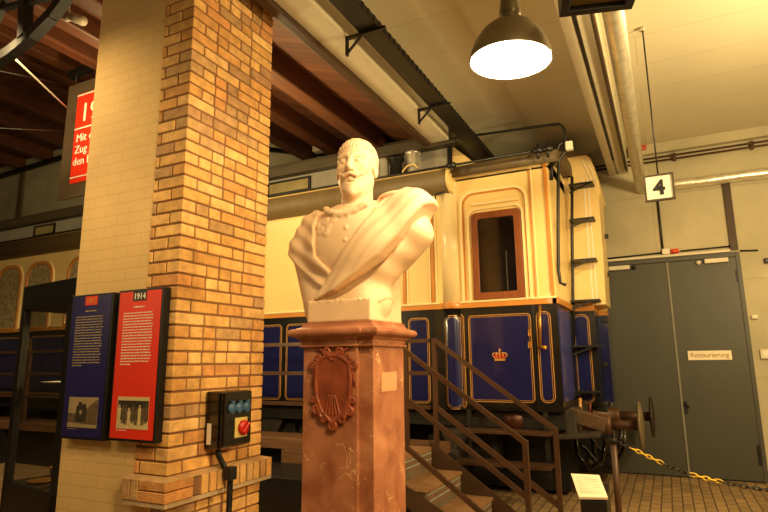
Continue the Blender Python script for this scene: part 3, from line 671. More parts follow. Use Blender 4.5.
# crown emblem
cz, cxm = v(500, 356).z, v(500.3, 356).x; w_ = .085; yc = YV-.02
mb = MB().box(cxm-.062, cxm+.062, yc-.006, yc, cz-.055, cz-.028)
for k in range(5):
    u = (k-2)*.034; pts = [(cxm+(k-2)*.027, yc-.004, cz-.03), (cxm+u*1.28, yc-.004, cz+.005), (cxm+u*.95, yc-.004, cz+.036), (cxm+u*.3, yc-.004, cz+.030)]
    mb.tube(pts, .007, 6)
mb.tube([(cxm, yc-.004, cz+.03), (cxm, yc-.004, cz+.085)], .005, 6); mb.tube([(cxm-.016, yc-.004, cz+.065), (cxm+.016, yc-.004, cz+.065)], .005, 6)
for k in range(5): mb.sphere((cxm+(k-2)*.04, yc-.004, cz+.022+.012*(2-abs(k-2))), .010, 8, 6)
cap = MB().prism([(cxm+.078*math.cos(PI*i/14)*(1 if i not in (0, 14) else .8), cz-.03+.068*math.sin(PI*i/14)) for i in range(15)], 1, yc-.002, yc+.006).build('crown_emblem', 'crown_red', dr)
for o_ in (mb.build('crown_gold', 'gold', co),): pass
# grab handle, hinges
g0, g1 = v(541, 306), v(541.5, 347)
mb = MB().tube([(g0.x, YV-.07, g0.z), (g1.x, YV-.07, g1.z)], [.014, .02]); mb.tube([(g0.x, YV, g0.z-.02), (g0.x, YV-.075, g0.z-.02)], .012); mb.tube([(g1.x-.03, YV, g1.z), (g1.x, YV-.07, g1.z), (g1.x+.05, YV-.08, g1.z-.01)], .016); mb.sphere((g1.x+.05, YV-.08, g1.z-.01), .028, 12, 8)
mb.build('grab_handle', 'brass', co)
for py in (333, 345): p = v(530.5, py); MB().box(p.x-.02, p.x+.015, YV-.04, YV-.01, p.z-.04, p.z+.04).build('door_latch', 'brass', dr, .006)
lined_panel(v(538.5, 360).x, v(553.5, 360).x, v(545, 403).z, v(545, 311).z, YV, .07)
# cream side mouldings: ochre pilaster strips
for px in (404.5, 432.5): x = c1(px, 260).x; MB().box(x-.018, x+.018, Y1-.022, Y1, ZW1, ZC).build('pilaster_strip', 'ochre', co, .004)
x = v(549.5, 240).x; MB().box(x-.02, x+.02, YV-.02, YV, ZW1, ZC+.06).build('pilaster_strip', 'ochre', co, .004)
x = v(532.5, 240).x; MB().box(x-.006, x+.006, YV-.014, YV, ZW1, ZC).build('pilaster_strip', 'ochre', co, .003)
for px in (407.5, 430, 436): x = c1(px, 260).x; MB().box(x-.008, x+.008, Y1-.016, Y1, ZW1, ZC).build('bead_moulding', 'cream_light', co)
x = v(535, 240).x; MB().box(x-.008, x+.008, YV-.014, YV, ZW1, ZC).build('bead_moulding', 'cream_light', co)
# arched windows of the main side (left of the pillar) with ochre surrounds
wc = [c1(px, 300).x for px in (8, 37.5, 80)]; stp = 1.02
zt, zb_ = c1(38, 262.5).z, c1(38, 329).z
for x in (wc[0]-1.45, wc[0], wc[1], wc[2], wc[2]+1.05):
    hw = .40
    w_ = MB().ring(rr(x-hw, x+hw, zb_, zt, .05, 8, .30), rr(x-hw+.055, x+hw-.055, zb_+.05, zt-.055, .03, 8, .25), 1, Y1-.03, Y1).build('arched_window', 'ochre', co, .01)
    MB().prism(rr(x-hw+.05, x+hw-.05, zb_+.045, zt-.05, .03, 8, .25), 1, Y1-.008, Y1-.002).build('window_pane', 'window_reflect', w_)
    MB().ring(rr(x-hw-.03, x+hw+.03, zb_, zt+.03, .05, 8, .33), rr(x-hw-.015, x+hw+.015, zb_+.01, zt+.015, .05, 8, .31), 1, Y1-.02, Y1).build('window_bead', 'cream_light', w_)
# cornice / roof of the main body
zcb, zct = aY(420, 196, 6.38).z, aY(420, 173.5, 6.33).z
xr1 = c1(450, 180).x
prof = [(YV+.1, zcb-.0), (Y1-.02, zcb-.005), (Y1-.10, zcb+.02), (Y1-.16, zcb+.07), (Y1-.185, zcb+.14), (Y1-.17, zct-.015), (Y1-.15, zct), (Y1-.05, zct+.03), (Y1+.35, zct+.11), (7.48, zct+.14), (8.3, zct+.08), (8.55, zct-.05), (8.5, zcb)]
MB().prism(prof, 0, XL, xr1, True).build('main_roof', mat('roof_moulding', (.40, .33, .21), .55, var=.1), co)
MB().tube([(XL, Y1-.165, zct+.002), (xr1-.01, Y1-.165, zct+.002)], .018, 8).build('roof_edge_bead', 'cream', co)
mb = MB().prism([(Y1-.19, zcb+.12), (Y1-.17, zct+.01), (Y1-.05, zct+.035), (Y1+.12, zct+.04), (Y1+.12, zcb), (Y1-.02, zcb-.01), (Y1-.10, zcb+.015), (Y1-.16, zcb+.065)], 0, xr1, xr1+.05); mb.build('roof_end_cap', 'cream', co, .01)
p = c1(440, 182); mb = MB().tube([(p.x-.03, Y1-.1, zcb-.10), (p.x-.03, Y1-.1, zcb-.02), (p.x+.11, Y1-.1, zcb-.0)], .012, 6); mb.build('lamp_bracket', 'black', co)
# vestibule roof: shallow arch
zv0, zv1 = aY(500, 170.5, YV-.1).z, aY(500, 159.5, YV-.1).z
def arch(o): return [(YV-.12-o*.0+ (YB+.12-YV+.12)*i/16, zv1+.10*math.sin(PI*i/16)+o) for i in range(17)]
top_ = [(YV-.12+(2.0+.24)*i/16, zv1+.22*math.sin(PI*i/16)) for i in range(17)]
bot_ = [(y, z-(zv1-zv0)) for y, z in top_][::-1]
xve = v(556, 160).x
MB().prism(top_+bot_, 0, xr1-.02, xve+.02, True).build('vestibule_roof', mat('roof_brown', (.36, .30, .20), .6, var=.1), co)
MB().prism([(YV, ZC)]+[(min(max(y, YV), YB), z-.02) for y, z in bot_[::-1]]+[(YB, ZC)], 0, xr1, XE).build('end_gable', 'cream', co)
# clerestory
YK = 6.95
k = lambda x, y: aY(x, y, YK)
kz0, kz1, kz2 = k(300, 193).z, k(300, 175.5).z, k(300, 163).z
kx1 = aY(459, 150, YK).x
MB().box(XL, kx1-.12, YK, YK+1.05, zct, kz1+.02).build('clerestory_side', 'roof_side', co)
mb = MB().box(XL, kx1, YK-.14, YK+1.2, kz1, kz1+(kz2-kz1)*.75); mb.box(XL, kx1-.03, YK-.05, YK+1.1, kz1+(kz2-kz1)*.7, kz2+.02)
mb.build('clerestory_roof', mat('roof_dark', (.30, .26, .19), .6, var=.15), co, .015)
mb = MB().box(kx1-.16, kx1-.10, YK-.03, YK+1.08, zct, kz1+.02); mb.build('clerestory_end_post', 'steel_dark', co)
mb = MB().add([(kx1-.1, YK+.0, zct), (kx1-.1, YK+1.05, zct), (kx1-.1, YK+1.05, kz1+.02), (kx1-.1, YK, kz1+.02), (kx1+.45, YK+.05, zct+.02), (kx1+.45, YK+1.0, zct+.02)], [(0, 4, 3), (1, 2, 5), (3, 4, 5, 2), (0, 1, 5, 4), (0, 3, 2, 1)]); mb.build('clerestory_end_slope', 'cream', co)
for px in (289, 50, -20):
    x = k(px, 184).x; hw = .42 if px > 100 else .34
    if px == 289: z0_, z1_ = kz0+.02, kz1-.04
    w_ = MB().ring([(x-hw, z0_), (x+hw, z0_), (x+hw, z1_), (x-hw, z1_)], [(x-hw+.04, z0_+.03), (x+hw-.04, z0_+.03), (x+hw-.04, z1_-.03), (x-hw+.04, z1_-.03)], 1, YK-.03, YK).build('clerestory_window', 'steel_dark', co)
    MB().box(x-hw+.03, x+hw-.03, YK-.012, YK-.002, z0_+.02, z1_-.02).build('window_pane', 'window_amber', w_)
# roof vents behind the bust
for (px, py, r_, h_, m_) in ((413, 162, .10, .24, 'duct'), (396, 164, .11, .13, 'steel_dark'), (384, 167, .09, .16, 'roof_side')):
    p = aY(px, py, 6.72)
    MB().lathe([(r_*.8, -.25), (r_*.8, h_*.5-.03), (r_*1.1, h_*.5-.02), (r_*1.1, h_*.5+.01), (r_*.9, h_*.5+.03), (0, h_*.5+.04)], p, (0, 0, 1), 20).build('roof_vent', m_, co)
p = [aY(x, y, 6.6) for x, y in ((402, 178), (403, 171), (407, 166), (414, 164), (418, 168))]
MB().tube(p, .012, 6).build('roof_cord', 'cream', co)
# rod along the roof edge and lumps
rz = aY(480, 160.5, Y1-.22).z
mb = MB().tube([(XL, Y1-.22, rz+.005), (-2.9, Y1-.22, rz), (aY(553, 148, Y1-.22).x, Y1-.22, rz)], .016, 8); mb.build('roof_pipe', 'black', co)
for px in (451, 538, 548):
    x = aY(px, 155, Y1-.22).x; mb = MB().lathe([(0, -.05), (.035, -.05), (.04, 0), (.035, .05), (0, .05)], (x, Y1-.22, rz), (1, 0, 0), 12); mb.tube([(x, Y1-.22, rz+.08), (x, Y1-.22, rz-.1)], .016, 8); mb.build('pipe_coupling', 'black', co)
# bent communication pipe at the corner
YP = Y1+.15
pts = [aY(x, y, YP) for x, y in ((440, 140), (470, 136), (510, 130.5), (550, 125), (559, 124), (563, 127), (565, 133), (565.3, 142), (565, 152))]
MB().tube(pts, .017, 8).build('bent_pipe', 'black', co)
xp = XE+.07
e_ = lambda x, y: aX(x, y, xp)
def ep(x, y, yy): return aY(x, y, yy)
yq = YV+.12
pts = [ep(x, y, yq) for x, y in ((566, 146), (565, 152), (559, 159), (558.2, 175), (558, 230), (558.5, 270), (560.5, 283), (566, 285))]
MB().tube(pts, .019, 8).build('end_pipe', 'black', co)
pts = [ep(x, y, yq) for x, y in ((565, 141), (559, 145), (557, 152), (556, 161), (551, 165))]
MB().tube(pts, .016, 8).build('end_pipe', 'black', co)
p = ep(567.5, 146, yq); MB().box(p.x-.02, p.x+.06, yq-.03, yq+.03, p.z-.06, p.z+.05).build('pipe_valve', 'plastic_white', co, .006)
MB().tube([ep(551.5, y, yq-.08) for y in (160, 170, 180)], .022, 8).build('insulator', 'black', co)
# end face details
yl = aX(573, 308, XE).y                                          # where the protruding gangway starts
gx = aY(594, 310, yl).x
gzb = ZB
MB().box(XE-.05, gx, yl, YB, ZW1-.03, aY(585, 175, yl).z).build('gangway_upper', 'cream', co)
MB().box(XE-.05, gx, yl, YB, gzb, ZW0).build('gangway_lower', 'coach_black', co)
MB().box(XE-.05, gx+.006, yl-.015, YB, ZW0, ZW1).build('gangway_waist', 'ochre', co)
gz = aY(585, 400, yl).z
lined_panel(aY(574.5, 350, yl).x, aY(591.5, 350, yl).x, aY(583, 403, yl).z, ZW0-.04, yl, .09)
for px in (588.2, 592.4): x = aY(px, 240, yl).x; MB().box(x-.008, x+.008, yl-.01, yl, ZW1, aY(585, 178, yl).z).build('white_lining', 'white', co)
yg = 8.25; gx2 = aY(607, 319, yg).x
MB().box(gx-.05, gx2, yg, YB, ZW1-.05, aY(600, 195, yg).z).build('far_end_upper', 'cream', co)
MB().box(gx-.05, gx2, yg, YB, gzb, ZW0-.03).build('far_end_lower', 'blue', co)
MB().box(gx-.05, gx2+.006, yg-.012, YB, ZW0-.03, ZW1-.04).build('far_end_waist', 'ochre', co)
# gable roof edge falling to the far side
q_ = lambda x, y: (aY(x, y, yl-.005).x, aY(x, y, yl-.005).z)
MB().prism([(XE-.1, q_(566, 158)[1]), q_(585, 154.5), q_(590, 158), q_(594, 167), q_(598, 179), q_(601, 192), q_(598.5, 196), q_(603.5, 262), (q_(606, 305)[0], ZW1+.0), (XE-.1, ZW1)], 1, yl-.005, YB-.1).build('gable_infill', 'cream', co)
MB().prism([(XE-.1, q_(566, 158.5)[1]), (XE-.1, q_(566, 151)[1]), q_(588, 149.5), q_(590.5, 154), q_(585, 155)], 1, yl-.06, YB-.05).build('end_roof', bpy.data.materials['roof_brown'], co)
for (xa, ya_, xb, yb_) in ((582, 160, 595.5, 190), (585, 158, 598, 186)):
    pa, pb = aY(xa, ya_, yl-.01), aY(xb, yb_, yl-.01); MB().bar(pa, pb, .012, .012).build('white_lining', 'white', co)
# blue strip on the end face
mb = MB().prism(rr(aX(561, 350, XE).y, aX(571, 350, XE).y, aX(566, 402, XE).z, ZW0-.05, .05), 0, XE, XE+.008); mb.build('end_blue_panel', mat('blue_end', (.20, .22, .50), .3, coat=.4), co)
# ladder
lad = MB().tube([aY(567.5, 177, yl-.1), aY(572, 177, yl-.1), aY(572, 230, yl-.1), aY(573, 300, yl-.1), aY(574, 345, yl-.1)], .02, 8).build('end_ladder', 'black', co)
for (xa, xb, py) in ((570, 594, 187.5), (570.5, 595, 222), (571.5, 597, 262), (572, 600.5, 302), (574, 602, 346.5), (563, 601, 391.5)):
    a, b = aY(xa, py, yl-.12), aY(xb, py-1.5, yl-.12)
    mb = MB().box(a.x, b.x, yl-.24, yl-.02, a.z-.012, a.z+.012); mb.bar((a.x, yl-.22, a.z-.10), (a.x+.26, yl-.22, a.z-.005), .02, .02, (0, 1, 0)); mb.build('step', 'black', lad)
for px, py in ((608, 237), (609, 275), (607, 320), (608, 364)):
    p = aY(px-2, py, yg); MB().box(p.x-.03, p.x+.035, yg-.05, yg-.01, p.z-.03, p.z+.03).build('end_bracket', 'black', co)
# ---- underframe
MB().box(XL, XE, Y1+.12, YB-.1, ZB-.20, ZB).build('sole_bar', 'under', co, .01)
MB().box(XE-.02, XE+.10, YV+.1, YB-.05, ZB-.24, ZB+.02).build('headstock', 'under_light', co, .01)
def buffer(px, py, Y, x0, fm):
    c = aY(px, py, Y); zc = c.z
    b = MB().lathe([(.0, 0), (.15, 0), (.15, .03), (.115, .05), (.105, .30), (.11, .33), (.07, .34), (0, .34)], (x0, Y, zc), (1, 0, 0), 24).build('buffer_housing', mat('buffer_brown', (.33, .22, .14), .5, .2, var=.2), co)
    MB().cyl((x0+.3, Y, zc), (c.x, Y, zc), .055, n=16).build('buffer_plunger', 'rail_brown', b)
    MB().lathe([(0, -.02), (.06, -.015), (.22, .0), (.262, .012), (.25, .028), (.15, .045), (0, .055)], (c.x, Y, zc), (1, 0, 0), 36).build('buffer_disc', fm, b)
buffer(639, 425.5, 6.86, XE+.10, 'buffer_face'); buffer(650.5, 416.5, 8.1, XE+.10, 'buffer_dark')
# slanting timber brace by the near buffer
MB().bar(aY(569, 414, 6.75), aY(606, 425, 6.75), .10, .16).build('buffer_beam_casting', mat('casting', (.34, .25, .17), .6, .2, var=.3, bump=.3), co, .015)
MB().bar(aY(560, 436, 6.6), aY(601, 434, 6.6), .30, .05).build('shunter_step', 'under_light', co, .01)
for k, (pts_) in enumerate((((575, 432), (578, 455), (590, 470), (603, 460), (606, 438)), ((585, 430), (600, 450), (612, 458), (620, 445), (622, 430)), ((570, 440), (585, 448), (600, 466), (612, 470), (624, 450), (625, 428)), ((592, 426), (594, 450), (600, 475)))):
    MB().tube([aY(x, y, 7.3+.12*k) for x, y in pts_], .028, 8).build('brake_hose', 'black_gloss', co)
for px, py in ((596, 446), (607, 442), (615, 452), (590, 462)): MB().sphere(aY(px, py, 7.2), .035, 10, 8).build('hose_coupling', 'under_light', co)
p = aY(581, 408, 7.0); MB().tube([aY(580, 398, 7.1), aY(581, 425, 7.1)], .018, 8).build('yellow_rod', 'gold', co)
MB().tube([aY(590, 402, 7.3), aY(590, 416, 7.3)], .016, 8).build('red_rod', 'rust_red', co)
MB().box(XE-.1, aY(611.5, 430, 8.2).x, 8.0, 8.48, .12, ZB+.02).build('drawgear_casing', 'black', co, .02)
# footboards, hangers, number plate, axle guards, wheels
for (xa, xb, py, Y) in ((466, 552, 430, Y1-.05), (457, 552, 461, Y1-.12)):
    a, b = aY(xa, py, Y), aY(xb, py, Y); MB().box(a.x, b.x, Y-.10, Y+.14, a.z-.02, a.z+.02).build('footboard', 'rail_brown', co, .006)
for px in (472, 548): a = aY(px, 428, Y1+.1); MB().box(a.x-.025, a.x+.025, Y1, Y1+.03, .3, ZB).build('footboard_hanger', 'under', co)
p = aY(513, 421, Y1+.11); MB().lathe([(0, 0), (.12, 0), (.12, .02), (0, .02)], p, (0, -1, 0), 28).build('builder_plate', mat('plate', (.26, .13, .07), .4, .4), co).scale = (1, 1, 1)
def wheel(x):
    zc = .47; mb = MB()
    mb.lathe([(.36, -.06), (.46, -.06), (.46, .05), (.49, .06), (.49, .075), (.36, .075)], (x, Y1+.42, zc), (0, 1, 0), 40)
    for k in range(10): a = 2*PI*k/10; mb.tube([(x+.07*math.cos(a), Y1+.42, zc+.07*math.sin(a)), (x+.38*math.cos(a), Y1+.42, zc+.38*math.sin(a))], .025, 6)
    mb.lathe([(0, -.09), (.09, -.09), (.09, .09), (0, .09)], (x, Y1+.42, zc), (0, 1, 0), 20)
    w = mb.build('wheel', 'under', co)
    g = MB().prism([(x-.28, ZB-.1), (x-.10, .58), (x-.10, .36), (x+.10, .36), (x+.10, .58), (x+.28, ZB-.1)], 1, Y1+.16, Y1+.19).build('axle_guard', 'under_light', co)
    MB().lathe([(0, 0), (.085, 0), (.085, .08), (.06, .11), (0, .11)], (x, Y1+.19, zc), (0, -1, 0), 20).build('axle_box', 'under_light', g)
for x in (aY(462, 440, Y1+.4).x, aY(280, 450, Y1+.4).x, -9.2, -12.0): wheel(x)
MB().box(XL, XE-.08, Y1+.62, YB-.25, .06, ZB-.1).build('underframe_shade_box', 'black', co)  # black box added to keep the space under the coach dark
for i, x in enumerate((-5.2, -7.6, -11)): MB().box(x-.45, x+.45, Y1+.25, Y1+.7, .45, ZB-.15).build('equipment_box', 'under', co, .015)
# ================================================================== platform and stairs
ZL = .66; YF, YN = 5.75, 4.80
XS = -2.30
pf = thing('viewing_platform', 'brown wooden platform running along the coach behind pillar and bust', 'platform', (-7, 5.9, 0))
MB().box(-14, XS, 5.745, 6.28, ZL-.12, ZL).build('platform_deck', 'platform_wood', pf, .006)
for x in (-3.3, -4.9, -6.5, -8.2, -9.9, -11.6): MB().box(x-.05, x+.05, 5.77, 5.87, 0, ZL-.12).build('platform_support', 'black', pf)
MB().box(-14, -3.3, 5.9, 5.93, 0, ZL-.13).build('platform_skirt', 'black', pf)
MB().box(-4.22, -3.35, 5.70, 5.742, ZL-.32, ZL-.12).build('fascia_board', 'platform_wood', pf)
rl = thing('platform_railing', 'dark brown three-bar railing along the platform in front of the coach', 'railing', (-6, 5.72, ZL))
ZR = 1.78
for z in (ZR, 1.43, 1.07): MB().box(-13.5, XS-.03, YF+.01, YF+.05, z-.022, z+.022).build('railing_bar', 'rail_brown', rl)
for x in (-2.62, -3.75, -5.4, -7.2, -9.4, -11.1, -12.8): MB().box(x-.03, x+.03, YF+.005, YF+.055, ZL, ZR).build('railing_post', 'rail_brown', rl)
st = thing('metal_stairs', 'brown staircase with ribbed steps and three-bar handrails leading up to the platform', 'stairs', (-1.8, 5.27, 0))
MB().box(-5.6, -3.32, 4.95, 5.69, 0, .40).build('landing_shade_box', 'black', st, .01)  # added black box that darkens the floor beside the landing
XS2 = aY(431, 447, YF-.03).x; ZL = aY(431, 447, YF-.03).z; M['riser_grey'] = mat('riser_grey', (.42, .37, .30), .6); NR = 4; _q = aY(491, 497, YF-.03); TD = (_q.x-XS2)/2; RH = (ZL-_q.z)/2
for i in range(1, NR):
    x0 = XS2+TD*(i-1); z = ZL-RH*i
    MB().box(x0-.02, x0+TD+.02, YN+.02, YF-.02, z-.03, z).build('tread', 'tread_wood', st, .004)
for i in range(NR):
    x0 = XS2+TD*i; z1_ = ZL-RH*i-.03
    r_ = MB().box(x0-.012, x0+.0, YN+.02, YF-.02, z1_-RH+.03, z1_+.0).build('riser', 'riser_grey', st)
    mb = MB(); mr = MB()
    for k in range(4): (mb if k % 2 else mr).box(x0, x0+.004, YN+.03, YF-.03, z1_-.03-k*.03, z1_-.018-k*.03)
    mb.build('riser_stripe', mat('stripe_pink', (.50, .34, .30), .6) if 'stripe_pink' not in bpy.data.materials else bpy.data.materials['stripe_pink'], r_); mr.build('riser_stripe', 'roof_side', r_)
MB().box(-3.25, XS2+.005, YN, YF-.02, ZL-.035, ZL).build('landing', 'tread_wood', st)
sl = -RH/TD; NR = int(ZL/RH)
def strg(y0, y1, dz0, dz1):
    xe = XS2+ZL/RH*TD+.02
    return MB().prism([(XS2-.02, ZL+dz1), (xe-.02, max(.03, ZL+dz1+sl*(xe-XS2))), (xe-.02, 0), (xe-.30, 0), (XS2-.02, ZL-.30)], 1, y0, y1)
strg(YF-.03, YF-.005, 0, .07).build('stringer', 'stringer', st)
strg(YN-.005, YN+.02, 0, -.13).build('stringer', 'stringer', st)
XBp = aY(555.5, 430, YF).x; xs_ = -2.258
sR = (.893-1.783)/(XBp-xs_)
for (Y, xa, xb) in ((YN, -3.2, -1.11), (YF, xs_, XBp)):
    for dz in (0, -.43, -.86):
        def zz(x): return 1.783+sR*(x-xs_)+dz
        if Y == YN:
            zn = lambda x: .892+sR*(x-xb)*.985+dz
            x_top = max(xa, xb+(ZL+1.09+dz-.892-dz)/sR) if False else xb+(1.78-.892)/sR
            pts = [(x_top, Y, zn(x_top)), (xb, Y, zn(xb))]
            if zn(xb) < .03: pts[1] = (xb+(.05-zn(xb))/sR, Y, .05)
            MB().bar(pts[0], pts[1], .035, .04).build('handrail_bar', 'rail_brown', st)
            MB().bar((x_top, Y, zn(x_top)), (-3.22, Y, zn(x_top)), .035, .04).build('handrail_bar', 'rail_brown', st)
        elif dz > -.8:
            d2 = dz if dz == 0 else -.70
            a = (xa, Y, 1.783+d2); b = (xb, Y, .893+d2)
            if dz == 0: MB().bar(a, b, .035, .045).build('handrail_bar', 'rail_brown', st)
            else: MB().bar((xa, Y, 1.783-.705), (xb, Y, .893-.695), .035, .05).build('handrail_bar', 'rail_brown', st)
    for x, z1_ in ((xb, .893), ((xs_ if Y == YF else -2.33), 1.78)):
        MB().box(x-.022, x+.022, Y-.022, Y+.022, 0 if x > -2 else ZL-.03, z1_+.02).build('handrail_post', 'rail_brown', st)
MB().box(-3.22-.022, -3.22+.022, YN-.022, YN+.022, ZL-.03, 1.80).build('handrail_post', 'rail_brown', st)
for x in (-3.2, -2.5):
    for y in (YN+.05, 5.5): MB().box(x-.03, x+.03, y-.03, y+.03, 0, ZL-.035).build('landing_leg', 'black', st)

# ================================================================== placard, barrier
a, b = aY(571, 473.5, 4.72), aY(599, 475, 4.72); c_, d_ = aY(579, 497, 4.45), aY(608, 497.5, 4.45)
t = thing('placard_stand', 'small black stand with a sloping white text board at the stair foot', 'placard', tuple((c_+d_)/2))
t.location.z = 0; OFF[t.name] = Vector(t.location)
nrm = (b-a).cross(c_-a).normalized(); nrm = nrm if nrm.z > 0 else -nrm
e = nrm*-.018
MB().add([a, b, d_, c_, a+e, b+e, d_+e, c_+e], [(0, 1, 2, 3), (4, 7, 6, 5), (0, 4, 5, 1), (1, 5, 6, 2), (2, 6, 7, 3), (3, 7, 4, 0)]).build('text_board', 'paper', t)
mb = MB()
for i in range(9):
    f = .14+.085*i; p = a.lerp(c_, f); q = b.lerp(d_, f); p2 = p.lerp(q, .12); q2 = p.lerp(q, .86 if i % 3 else .7)
    mb.bar(p2+nrm*.001, q2+nrm*.001, .006, .001)
mb.build('text_lines', 'photo_sky', t)
mb = MB().prism([(c_.y+.005, 0), (c_.y+.005, c_.z-.022), (a.y-.03, a.z-.045), (a.y-.03, 0)], 0, c_.x+.005, d_.x-.01); mb.build('stand_box', 'black', t, .004)
p0 = aY(613, 440, 5.3)
t = thing('barrier_post', 'slim dark brown barrier post beside the white placard', 'barrier post', (p0.x, 5.3, 0))
MB().cyl((p0.x, 5.3, 0), (p0.x, 5.3, p0.z-.01), .026, n=16).build('post', 'rail_brown', t)
MB().lathe([(0, -.03), (.034, -.03), (.036, .0), (.03, .015), (0, .02)], (p0.x, 5.3, p0.z), (0, 0, 1), 16).build('post_cap', 'steel_dark', t)
MB().lathe([(0, 0), (.13, 0), (.13, .015), (.04, .03), (0, .03)], (p0.x, 5.3, 0), (0, 0, 1), 20).build('post_base', 'steel_dark', t)
ch = thing('barrier_chain', 'yellow and black barrier chain sagging from the post across the door', 'chain', (p0.x, 5.3, p0.z))
cps = [aY(x, y, 5.3) for x, y in ((615, 442), (632, 448.5), (662, 463), (692, 474.5), (720, 481.5), (745, 486.5), (768, 490), (800, 491), (850, 487), (910, 472), (960, 455))]
def along(cps, stp):
    out = [cps[0]]; rem = 0.
    for a, b in zip(cps, cps[1:]):
        L = (b-a).length; d = stp-rem
        while d <= L: out.append(a.lerp(b, d/L)); d += stp
        rem = L-(d-stp)
    return out
dense = []
for i in range(len(cps)-1):
    p_1, p0_, p1_, p2_ = cps[max(i-1, 0)], cps[i], cps[i+1], cps[min(i+2, len(cps)-1)]
    for k_ in range(8):
        u = k_/8; dense.append(.5*((2*p0_)+(p1_-p_1)*u+(2*p_1-5*p0_+4*p1_-p2_)*u*u+(3*p0_-p_1-3*p1_+p2_)*u**3))
dense.append(cps[-1])
LS = .042; pts = along(dense, LS)
marks = [c.x for c in cps]; links = {}
def seccol(x):
    if x < marks[1]: return 0
    if x < marks[2]: return 1
    if x < marks[3]: return 2
    if x < marks[4]: return 3
    return 4
for i in range(len(pts)-1):
    a, b = pts[i], pts[i+1]; m_ = (a+b)/2; d = (b-a).normalized(); s_ = Vector((0, 1, 0)) if i % 2 else d.cross(Vector((0, 1, 0))).normalized()
    lp = []
    for k_ in range(14):
        an = 2*PI*k_/14; lp.append(m_+d*(.030*math.cos(an))+s_*(.0135*math.sin(an)))
    links.setdefault(seccol(m_.x), MB()).tube(lp, .0048, 6, True)
for k_, mb in links.items(): mb.build('yellow_links' if k_ % 2 else 'black_links', 'yellow' if k_ % 2 else 'black', ch)
pe = cps[-1]
t = thing('barrier_post', 'barrier post at the far right end of the yellow and black chain', 'barrier post', (pe.x, 5.3, 0))
MB().cyl((pe.x, 5.3, 0), (pe.x, 5.3, pe.z+.02), .026, n=16).build('post', 'rail_brown', t)

# ================================================================== glass display cabinet at the left
A = Vector((-4.36, 3.02, 0)); th = math.radians(9)
U = Vector((-math.cos(th), math.sin(th), 0)); W = Vector((math.sin(th), math.cos(th), 0))*1.0   # along the front to the left / into depth
CW, CD, CT = .86, .5, 0
def on_front(x, y):         # meet the pixel ray with the cabinet front
    d = ray(x, y); n_ = U.cross(Vector((0, 0, 1))); k_ = (A-CO).dot(n_)/d.dot(n_); return CO+d*k_
zt_ = on_front(74, 277.5).z
wl_ = (on_front(24, 287)-A); CW = wl_.dot(U)
cab = thing('display_cabinet', 'tall black steel and glass display cabinet left of the brick pillar', 'display cabinet', tuple(A+U*CW/2))
def cbox(mb, u0, u1, w0, w1, z0, z1):
    q = [A+U*u+W*w for u, w in ((u0, w0), (u1, w0), (u1, w1), (u0, w1))]
    return mb.add([(p.x, p.y, z0) for p in q]+[(p.x, p.y, z1) for p in q], [(0, 3, 2, 1), (4, 5, 6, 7), (0, 1, 5, 4), (1, 2, 6, 5), (2, 3, 7, 6), (3, 0, 4, 7)])
zh = on_front(66, 305).z; zbt = on_front(30, 489).z
cbox(MB(), 0, CW, 0, CD, zh, zt_).build('top_housing', mat('cab_dark', (.085, .085, .085), .35, .2), cab, .006)
mb = MB()
for u in (0, CW-.075):
    cbox(MB(), u, u+(.075 if u else .15), 0, .06, .0, zh).build('frame_post', 'black', cab, .004); cbox(MB(), u, u+.05, CD-.05, CD, 0, zh).build('frame_post', 'black', cab, .004)
cbox(MB(), 0, CW, 0, CD, .0, zbt).build('base_plinth', 'black', cab, .006)
cbox(MB(), .06, CW-.06, .02, .026, zbt, zh).build('front_glass', 'cabinet_glass', cab)
cbox(MB(), .06, CW-.06, .08, CD-.06, on_front(45, 385).z-.012, on_front(45, 385).z).build('shelf', 'cabinet_glass', cab)
zs = on_front(45, 384).z
p = A+U*.14+W*.02; hd = on_front(71, 297); 
q = A+U*.04+W*-.012; MB().lathe([(0, 0), (.018, 0), (.018, .012), (0, .012)], (q.x, q.y, hd.z), (W.x*-1, W.y*-1, 0), 14).build('lock', 'steel_dark', cab)
def inside(u, w, z): p = A+U*u+W*w; return Vector((p.x, p.y, z))
# objects in the cabinet
t = thing('open_booklet', 'pale booklet lying on the glass shelf of the display cabinet', 'booklet', inside(CW*.45, .25, zs))
o = cbox(MB(), CW*.2, CW*.75, .12, .32, zs, zs+.012).build('pages', 'paper', t); 
cbox(MB(), CW*.19, CW*.76, .115, .325, zs-.0, zs+.005).build('cover', 'rust_red', t)
t = thing('brass_goblet', 'small brass goblet standing on the cabinet floor', 'goblet', inside(CW*.42, .16, zbt))
MB().lathe([(0, 0), (.04, 0), (.04, .008), (.012, .02), (.010, .07), (.035, .10), (.045, .16), (.04, .16), (.03, .105), (0, .095)], inside(CW*.42, .16, zbt), (0, 0, 1), 24).build('cup', 'brass', t)
t = thing('brass_dish', 'shallow pale metal dish lying on the cabinet floor beside the goblet', 'dish', inside(CW*.68, .18, zbt))
MB().lathe([(0, 0), (.06, 0), (.12, .018), (.115, .022), (.06, .006), (0, .006)], inside(CW*.68, .18, zbt), (0, 0, 1), 28).build('bowl', 'brass', t)
